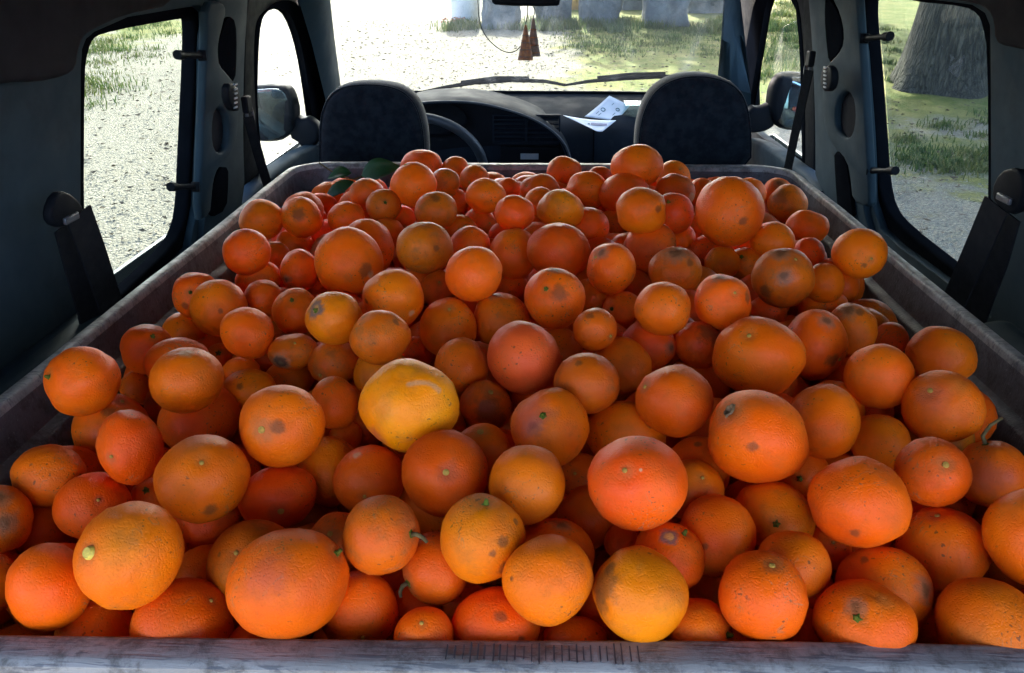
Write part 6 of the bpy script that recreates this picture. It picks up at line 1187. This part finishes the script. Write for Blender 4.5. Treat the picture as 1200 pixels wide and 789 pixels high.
# the rest of the load, buried below
REST = [(-0.142,0.987,1.230,0.037),(-0.160,1.063,1.230,0.039),(0.011,1.043,1.229,0.037),(0.061,1.182,1.229,0.036),(0.011,0.824,1.228,0.038),(-0.071,1.039,1.228,0.036),(-0.161,1.184,1.227,0.035),(0.189,1.173,1.226,0.035),(-0.069,1.245,1.225,0.037),(-0.100,0.936,1.224,0.037),(0.016,0.892,1.224,0.036),(0.046,1.286,1.223,0.034),(0.208,0.783,1.221,0.036),(-0.255,1.049,1.221,0.039),(-0.093,1.309,1.220,0.035),(0.175,1.250,1.220,0.035),(-0.007,1.345,1.220,0.035),(0.188,1.042,1.219,0.036),(-0.013,1.186,1.219,0.034),(0.157,1.354,1.217,0.037),(-0.203,1.285,1.216,0.038),(-0.182,1.364,1.215,0.038),(0.248,1.263,1.215,0.035),(-0.040,1.406,1.215,0.037),(-0.201,0.938,1.214,0.038),(0.055,1.382,1.214,0.035),(-0.276,1.264,1.212,0.035),(-0.073,1.104,1.212,0.037),(0.318,1.191,1.212,0.034),(0.125,1.430,1.211,0.036),(-0.019,1.283,1.210,0.034),(-0.268,1.356,1.209,0.038),(-0.176,0.870,1.209,0.035),(0.237,1.393,1.208,0.036),(0.192,1.437,1.208,0.034),(0.305,1.321,1.208,0.039),(-0.182,1.438,1.207,0.036),(0.030,1.439,1.207,0.037),(-0.097,1.373,1.207,0.035),(-0.069,1.480,1.206,0.035),(0.110,0.876,1.205,0.035),(-0.328,1.300,1.204,0.036),(-0.363,0.889,1.203,0.036),(-0.251,1.423,1.203,0.039),(-0.322,1.023,1.203,0.035),(0.172,1.507,1.202,0.037),(0.080,1.522,1.202,0.034),(0.274,1.447,1.201,0.036),(0.222,0.988,1.201,0.036),(0.233,0.849,1.200,0.039),(0.345,0.816,1.200,0.034),(-0.133,1.253,1.200,0.035),(0.389,1.131,1.200,0.038),(-0.380,1.006,1.199,0.034),(-0.180,1.535,1.199,0.035),(-0.172,0.748,1.198,0.035),(0.071,1.101,1.198,0.035),(0.320,1.393,1.197,0.037),(0.130,1.563,1.197,0.036),(0.219,1.550,1.196,0.035),(-0.282,0.914,1.195,0.034),(-0.414,1.106,1.195,0.037),(0.222,1.331,1.195,0.036),(-0.262,1.504,1.195,0.035),(-0.198,1.015,1.194,0.035),(-0.422,0.941,1.194,0.038),(-0.344,1.473,1.194,0.034),(-0.119,0.669,1.193,0.035),(0.292,1.535,1.193,0.035),(0.058,1.583,1.193,0.036),(-0.002,0.732,1.192,0.034),(0.193,1.103,1.192,0.034),(-0.402,1.333,1.192,0.035),(-0.089,1.194,1.191,0.034),(0.066,1.004,1.191,0.036),(0.100,0.722,1.191,0.039),(-0.254,1.577,1.190,0.040),(0.333,1.480,1.190,0.037),(0.081,1.241,1.190,0.039),(-0.054,0.777,1.189,0.038),(-0.404,1.218,1.189,0.040),(0.377,1.333,1.189,0.035),(-0.218,1.224,1.188,0.035),(0.318,0.874,1.188,0.034),(-0.167,1.597,1.188,0.034),(0.252,1.604,1.188,0.037),(-0.311,1.164,1.187,0.036),(0.092,1.330,1.187,0.038),(0.350,1.566,1.187,0.039),(-0.335,0.956,1.186,0.035),(0.263,1.144,1.186,0.034),(-0.096,0.996,1.186,0.035),(-0.115,0.869,1.186,0.036),(0.370,0.427,1.185,0.037),(0.012,1.235,1.185,0.036),(0.395,1.441,1.185,0.035),(0.423,1.261,1.185,0.034),(-0.061,0.904,1.184,0.034),(0.414,1.519,1.183,0.037),(-0.038,0.669,1.183,0.036),(-0.116,1.067,1.181,0.035),(0.419,1.588,1.179,0.039),(0.005,0.532,1.179,0.036),(-0.363,1.064,1.179,0.037),(0.145,1.004,1.179,0.034),(0.284,1.007,1.179,0.036),(-0.111,1.430,1.179,0.038),(0.168,0.902,1.178,0.039),(0.050,0.858,1.178,0.038),(-0.246,1.101,1.178,0.038),(0.033,1.147,1.178,0.036),(0.132,0.497,1.178,0.036),(0.152,1.199,1.178,0.034),(0.175,1.602,1.176,0.035),(-0.103,1.605,1.176,0.036),(0.393,1.194,1.175,0.035),(-0.029,1.039,1.175,0.035),(0.160,0.662,1.175,0.037),(0.234,1.055,1.175,0.036),(-0.138,1.325,1.174,0.040),(-0.251,1.305,1.174,0.034),(0.110,0.940,1.174,0.034),(-0.263,0.989,1.174,0.039),(-0.108,0.739,1.173,0.035),(0.235,0.918,1.173,0.036),(0.000,0.936,1.173,0.034),(-0.152,0.929,1.172,0.035),(-0.019,1.461,1.172,0.034),(-0.052,0.843,1.172,0.036),(-0.115,1.129,1.171,0.035),(0.230,1.490,1.170,0.034),(0.124,0.590,1.170,0.038),(0.295,1.254,1.170,0.040),(0.159,1.287,1.170,0.035),(-0.203,0.831,1.169,0.035),(0.024,1.316,1.169,0.034),(-0.150,1.487,1.169,0.036),(0.107,0.813,1.169,0.037),(-0.002,1.097,1.168,0.035),(0.270,0.755,1.168,0.035),(-0.049,1.338,1.167,0.037),(0.284,0.690,1.167,0.035),(-0.155,1.196,1.167,0.035),(-0.219,0.711,1.167,0.038),(0.171,0.825,1.166,0.035),(-0.029,1.155,1.166,0.035),(0.026,1.503,1.166,0.034),(0.189,1.378,1.166,0.036),(-0.287,1.222,1.165,0.034),(0.090,1.468,1.165,0.039),(0.319,0.934,1.165,0.035),(-0.004,1.386,1.165,0.035),(0.133,1.097,1.164,0.035),(-0.326,0.744,1.164,0.034),(0.216,1.235,1.163,0.035),(-0.245,1.167,1.163,0.036),(0.011,0.800,1.162,0.035),(0.383,0.997,1.161,0.037),(0.418,1.382,1.161,0.035),(-0.085,0.483,1.160,0.034),(-0.079,1.254,1.159,0.035),(0.198,0.609,1.159,0.036),(-0.238,0.895,1.159,0.034),(-0.339,1.344,1.158,0.037),(0.318,0.635,1.158,0.037),(-0.304,1.063,1.158,0.034),(0.423,0.637,1.158,0.038),(-0.214,1.487,1.158,0.036),(0.122,1.380,1.158,0.034),(0.156,1.446,1.157,0.035),(-0.404,0.873,1.157,0.036),(0.311,1.066,1.157,0.036),(0.325,1.139,1.157,0.037),(-0.336,0.844,1.157,0.036),(-0.423,1.031,1.157,0.037),(-0.382,1.281,1.156,0.036),(-0.322,0.511,1.156,0.036),(-0.297,1.447,1.156,0.036),(-0.352,1.126,1.156,0.036),(-0.219,1.390,1.155,0.035),(0.043,0.693,1.155,0.036),(-0.191,0.614,1.153,0.036),(0.188,0.959,1.153,0.035),(0.193,0.711,1.153,0.034),(0.280,0.824,1.153,0.038),(-0.005,0.620,1.152,0.036),(-0.140,0.822,1.152,0.034),(-0.185,1.080,1.152,0.037),(0.274,1.369,1.152,0.035),(-0.199,1.277,1.151,0.034),(-0.407,1.387,1.151,0.035),(0.143,0.761,1.151,0.035),(-0.419,0.678,1.151,0.036),(0.366,0.700,1.151,0.035),(0.342,0.766,1.151,0.039),(-0.417,1.162,1.151,0.037),(-0.158,0.998,1.151,0.034),(0.422,0.449,1.150,0.036),(-0.084,0.632,1.149,0.039),(-0.062,1.510,1.149,0.035),(-0.309,1.515,1.149,0.035),(-0.281,0.796,1.148,0.035),(0.096,1.183,1.148,0.036),(-0.158,1.395,1.148,0.034),(0.077,1.055,1.148,0.036),(0.067,1.405,1.148,0.035),(0.297,1.583,1.147,0.036),(-0.261,0.489,1.147,0.037),(0.418,0.837,1.147,0.036),(-0.319,0.631,1.147,0.038),(0.174,1.052,1.147,0.036),(-0.042,0.722,1.146,0.034),(-0.303,1.601,1.146,0.037),(0.205,1.157,1.145,0.039),(0.328,1.319,1.145,0.036),(0.123,1.522,1.145,0.034),(-0.262,0.595,1.145,0.037),(-0.152,0.699,1.144,0.037),(0.290,1.192,1.144,0.035),(-0.048,0.983,1.144,0.035),(0.059,0.758,1.144,0.037),(-0.062,1.095,1.144,0.036),(0.289,1.467,1.144,0.034),(0.102,0.649,1.144,0.037),(-0.005,1.553,1.143,0.034),(-0.193,1.561,1.143,0.035),(-0.061,0.570,1.143,0.036),(0.016,0.996,1.143,0.038),(0.238,1.428,1.143,0.035),(-0.343,1.011,1.143,0.038),(0.240,0.652,1.142,0.034),(0.420,1.138,1.142,0.036),(-0.311,1.286,1.142,0.037),(0.382,1.280,1.141,0.035),(0.351,1.439,1.141,0.035),(-0.393,0.968,1.140,0.036),(0.100,1.601,1.140,0.038),(-0.353,1.208,1.140,0.037),(-0.069,1.395,1.140,0.037),(-0.001,0.883,1.139,0.036),(-0.397,0.606,1.139,0.035),(-0.407,1.481,1.139,0.036),(0.236,1.304,1.138,0.036),(-0.101,0.922,1.138,0.034),(0.122,0.878,1.138,0.035),(0.347,1.518,1.138,0.037),(-0.091,1.033,1.137,0.034),(0.374,0.919,1.137,0.035),(-0.245,1.044,1.137,0.035),(-0.294,0.693,1.137,0.036),(-0.312,0.903,1.137,0.035),(0.255,1.103,1.136,0.035),(0.378,1.062,1.136,0.036),(0.188,1.550,1.136,0.035),(0.341,0.458,1.135,0.036),(0.100,0.990,1.135,0.035),(0.085,1.287,1.135,0.035),(-0.177,0.768,1.135,0.034),(0.009,0.484,1.135,0.038),(-0.372,1.539,1.135,0.036),(-0.210,0.958,1.135,0.037),(-0.383,0.802,1.135,0.036),(0.035,1.206,1.135,0.034),(0.423,0.517,1.133,0.037),(0.412,1.476,1.133,0.037),(0.225,0.870,1.133,0.035),(-0.347,1.404,1.133,0.036),(0.050,0.942,1.133,0.034),(0.253,0.965,1.132,0.035),(0.421,0.745,1.132,0.037),(0.376,1.601,1.131,0.036),(-0.179,0.878,1.130,0.038),(-0.079,0.800,1.130,0.036),(-0.009,1.273,1.130,0.038),(0.155,0.532,1.130,0.035),(0.080,1.119,1.129,0.036),(0.144,1.241,1.129,0.036),(-0.114,1.555,1.129,0.035),(-0.094,1.181,1.129,0.036),(-0.222,1.333,1.128,0.035),(-0.062,1.595,1.127,0.034),(-0.192,1.151,1.126,0.037),(-0.081,1.456,1.126,0.035),(-0.399,1.086,1.126,0.036),(-0.286,1.368,1.126,0.039),(-0.259,1.554,1.125,0.035),(0.287,0.894,1.124,0.036),(0.351,1.212,1.124,0.038),(0.023,1.453,1.124,0.036),(-0.026,1.201,1.124,0.035),(0.326,0.996,1.124,0.038),(0.055,1.543,1.124,0.035),(0.272,1.525,1.123,0.035),(0.164,1.333,1.123,0.037),(0.339,1.379,1.122,0.038),(-0.138,1.282,1.122,0.036),(-0.298,1.149,1.122,0.038),(-0.213,1.216,1.121,0.040),(0.190,1.489,1.121,0.036),(0.108,0.717,1.121,0.037),(-0.418,1.244,1.121,0.035),(-0.251,0.747,1.121,0.034),(-0.235,0.652,1.121,0.038),(0.407,1.334,1.118,0.035),(0.423,1.216,1.118,0.037),(0.002,1.058,1.118,0.034),(0.097,0.553,1.118,0.035),(0.028,1.602,1.117,0.035),(-0.126,1.095,1.117,0.038),(0.298,0.583,1.117,0.036),(0.062,0.441,1.117,0.034),(0.226,1.022,1.116,0.038),(-0.197,1.436,1.116,0.035),(-0.361,0.672,1.116,0.034),(-0.423,1.580,1.116,0.035),(-0.073,0.864,1.116,0.034),(0.074,0.843,1.116,0.036),(-0.093,1.339,1.116,0.037),(0.072,1.344,1.116,0.035),(0.153,0.469,1.115,0.034),(-0.347,1.473,1.115,0.034),(0.418,1.557,1.115,0.034),(0.295,0.729,1.114,0.035),(0.144,1.143,1.114,0.039),(-0.330,0.575,1.114,0.036),(-0.290,0.970,1.113,0.039),(-0.011,1.345,1.113,0.035),(0.010,1.134,1.113,0.036),(-0.182,0.548,1.113,0.034),(-0.118,0.584,1.112,0.034),(0.165,0.674,1.112,0.034),(-0.254,0.849,1.111,0.038),(0.243,1.589,1.111,0.038),(-0.161,1.519,1.111,0.035),(-0.009,0.942,1.111,0.035),(0.224,1.364,1.110,0.036),(0.419,0.955,1.110,0.034),(-0.415,1.322,1.110,0.034),(-0.247,1.108,1.110,0.037),(0.218,0.435,1.110,0.036),(0.002,0.548,1.109,0.038),(-0.100,0.741,1.109,0.035),(0.003,0.757,1.108,0.038),(-0.257,1.462,1.108,0.035),(0.147,0.595,1.108,0.036),(0.151,1.405,1.108,0.034),(0.233,0.594,1.108,0.034),(-0.043,0.674,1.107,0.035),(0.156,1.601,1.107,0.035),(0.126,1.046,1.107,0.036),(-0.134,0.645,1.107,0.035),(0.158,0.924,1.106,0.036),(0.357,0.652,1.106,0.039),(0.164,0.832,1.106,0.034),(0.023,0.655,1.105,0.035),(0.259,1.237,1.105,0.035),(-0.364,0.879,1.105,0.036),(-0.191,1.035,1.105,0.036),(-0.162,1.348,1.105,0.035),(-0.336,1.089,1.105,0.036),(-0.349,0.748,1.105,0.037),(-0.148,0.952,1.104,0.037),(0.001,0.826,1.104,0.037),(0.421,0.680,1.104,0.040),(0.417,1.016,1.104,0.035),(0.193,1.208,1.103,0.035),(-0.357,1.596,1.103,0.035),(-0.053,0.501,1.103,0.037),(-0.282,1.238,1.103,0.035),(0.178,0.743,1.102,0.036),(-0.172,1.605,1.102,0.036),(-0.271,0.540,1.102,0.036),(0.332,1.100,1.102,0.037),(0.381,0.792,1.101,0.036),(0.073,1.485,1.101,0.035),(-0.318,0.815,1.101,0.036),(-0.021,1.500,1.101,0.037),(0.311,0.796,1.100,0.035),(0.317,1.265,1.100,0.038),(-0.252,0.916,1.100,0.037),(0.417,1.417,1.099,0.038),(0.199,1.103,1.099,0.034),(-0.077,1.234,1.099,0.035),(-0.395,1.016,1.098,0.036),(-0.086,0.969,1.098,0.035),(-0.374,1.141,1.098,0.036),(-0.401,1.431,1.098,0.037),(0.100,0.782,1.097,0.035),(-0.197,0.720,1.097,0.039),(-0.135,1.444,1.097,0.035),(0.282,1.338,1.097,0.034),(0.286,0.645,1.097,0.035),(-0.423,0.569,1.095,0.034),(0.288,0.524,1.095,0.035),(0.007,0.429,1.095,0.034),(0.219,0.923,1.094,0.035),(-0.355,1.261,1.094,0.035),(-0.174,0.432,1.094,0.035),(-0.191,0.821,1.094,0.037),(0.392,0.420,1.094,0.039),(0.257,1.160,1.093,0.040),(-0.345,1.343,1.093,0.034),(-0.144,1.205,1.093,0.034),(-0.045,0.610,1.093,0.039),(0.255,0.834,1.093,0.035),(0.297,1.421,1.093,0.035),(-0.419,0.928,1.093,0.039),(0.070,0.613,1.092,0.034),(0.248,1.476,1.092,0.036),(0.162,0.990,1.092,0.040),(0.335,0.940,1.092,0.034),(0.034,1.388,1.092,0.037),(0.412,0.891,1.092,0.035),(0.233,0.711,1.091,0.036),(-0.030,1.008,1.091,0.034),(0.292,0.442,1.091,0.036),(0.091,1.238,1.090,0.034),(0.417,1.094,1.090,0.035),(0.327,1.578,1.090,0.034),(-0.228,1.275,1.090,0.035),(-0.032,1.425,1.089,0.035),(-0.414,0.687,1.089,0.034),(0.268,1.062,1.089,0.035),(0.059,1.008,1.089,0.037),(-0.351,0.955,1.088,0.036),(0.062,1.171,1.088,0.038),(-0.083,1.514,1.088,0.034),(0.136,1.470,1.088,0.035),(0.208,1.273,1.088,0.036),(-0.220,1.513,1.088,0.038),(0.101,0.496,1.087,0.035),(-0.425,0.836,1.087,0.039),(0.339,0.868,1.087,0.036),(-0.289,0.624,1.087,0.036),(-0.065,1.127,1.087,0.036),(-0.304,1.418,1.086,0.036),(0.378,1.161,1.086,0.039),(-0.316,1.520,1.086,0.037),(0.147,1.536,1.086,0.040),(0.367,1.469,1.086,0.036),(-0.227,0.593,1.085,0.037),(-0.238,1.394,1.084,0.035),(-0.122,0.882,1.084,0.034),(-0.128,0.812,1.084,0.036),(0.363,0.716,1.084,0.035),(-0.404,1.529,1.084,0.034),(0.068,0.901,1.084,0.035),(0.056,1.076,1.084,0.034),(-0.126,1.037,1.084,0.036),(0.055,0.706,1.083,0.035),(-0.108,1.598,1.083,0.037),(-0.114,0.451,1.081,0.037),(0.030,1.309,1.081,0.037),(-0.276,0.472,1.081,0.035),(-0.100,1.394,1.080,0.037),(0.136,1.292,1.080,0.034),(0.350,1.321,1.080,0.037)]
v2, f2 = ico(2); V = []; F = []
for i, (x, y, z, rad) in enumerate(REST):
    n0 = len(V); V += [(x + p[0] * rad, y + p[1] * rad, z + p[2] * rad) for p in v2]; F += [tuple(n0 + k for k in q) for q in f2]
hp = mesh('orange_heap', V, F, PM['o'], None, True, fix=False); tag(hp, 'oranges buried under the visible heap, filling the crate', 'oranges', kind='stuff')

# leaves left on a sprig in the rear left corner
M['leaf_fresh'] = simple('citrus_leaf', (.014, .055, .010), (.022, .07, .012), .5, 40, .4, 160)
sp = empty('leafy_sprig', [(-0.3266,1.476,1.24)][0]); tag(sp, 'dark green orange leaves on a thin sprig in the rear left corner of the crate', 'leaves')
def citrus_leaf(base, tip, nrm, wd, fold):
    base, tip, nrm = Vector(base), Vector(tip), Vector(nrm).normalized(); ax = tip - base; L_ = ax.length; ax.normalize(); sd_ = ax.cross(nrm).normalized(); up_ = sd_.cross(ax); V = []; F = []; n_ = 12
    for i in range(n_ + 1):
        t = i / n_; w_ = wd * math.sin(math.pi * min(1, t ** .8 * .97 + .02)) ; c = base + ax * L_ * t + up_ * (.12 * L_ * math.sin(math.pi * t))
        V += [c - sd_ * w_ + up_ * fold * w_, c - sd_ * w_ * .5 + up_ * fold * w_ * .45, c, c + sd_ * w_ * .5 + up_ * fold * w_ * .45, c + sd_ * w_ + up_ * fold * w_]
    for i in range(n_):
        for k in range(4): F.append((i * 5 + k, i * 5 + k + 1, i * 5 + 6 + k, i * 5 + 5 + k))
    o = mesh('leaf', V, F, M['leaf_fresh'], sp, True); md = o.modifiers.new('s', 'SOLIDIFY'); md.thickness = .0006; bake(o)
(l1, l2, l3, l4, l5, l6) = [(-0.3407,1.497,1.238),(-0.2661,1.506,1.253),(-0.3604,1.498,1.242),(-0.4058,1.492,1.232),(-0.3503,1.49,1.225),(-0.4117,1.475,1.197)]
citrus_leaf(l1, l2, (.1, -.7, .6), .022, .25); citrus_leaf(l3, l4, (-.1, -.5, .8), .016, .3); citrus_leaf(l5, l6, (0, -.6, .7), .015, .2)
V, F = tube([Vector(p) for p in [(-0.4225,1.504,1.26),(-0.4028,1.499,1.248),(-0.3798,1.494,1.235),(-0.3553,1.493,1.232),(-0.3375,1.496,1.237)]], [.0014, .0014, .0016, .0018, .0015], 6); mesh('sprig_stem', V, F, M['twig'], sp, True)
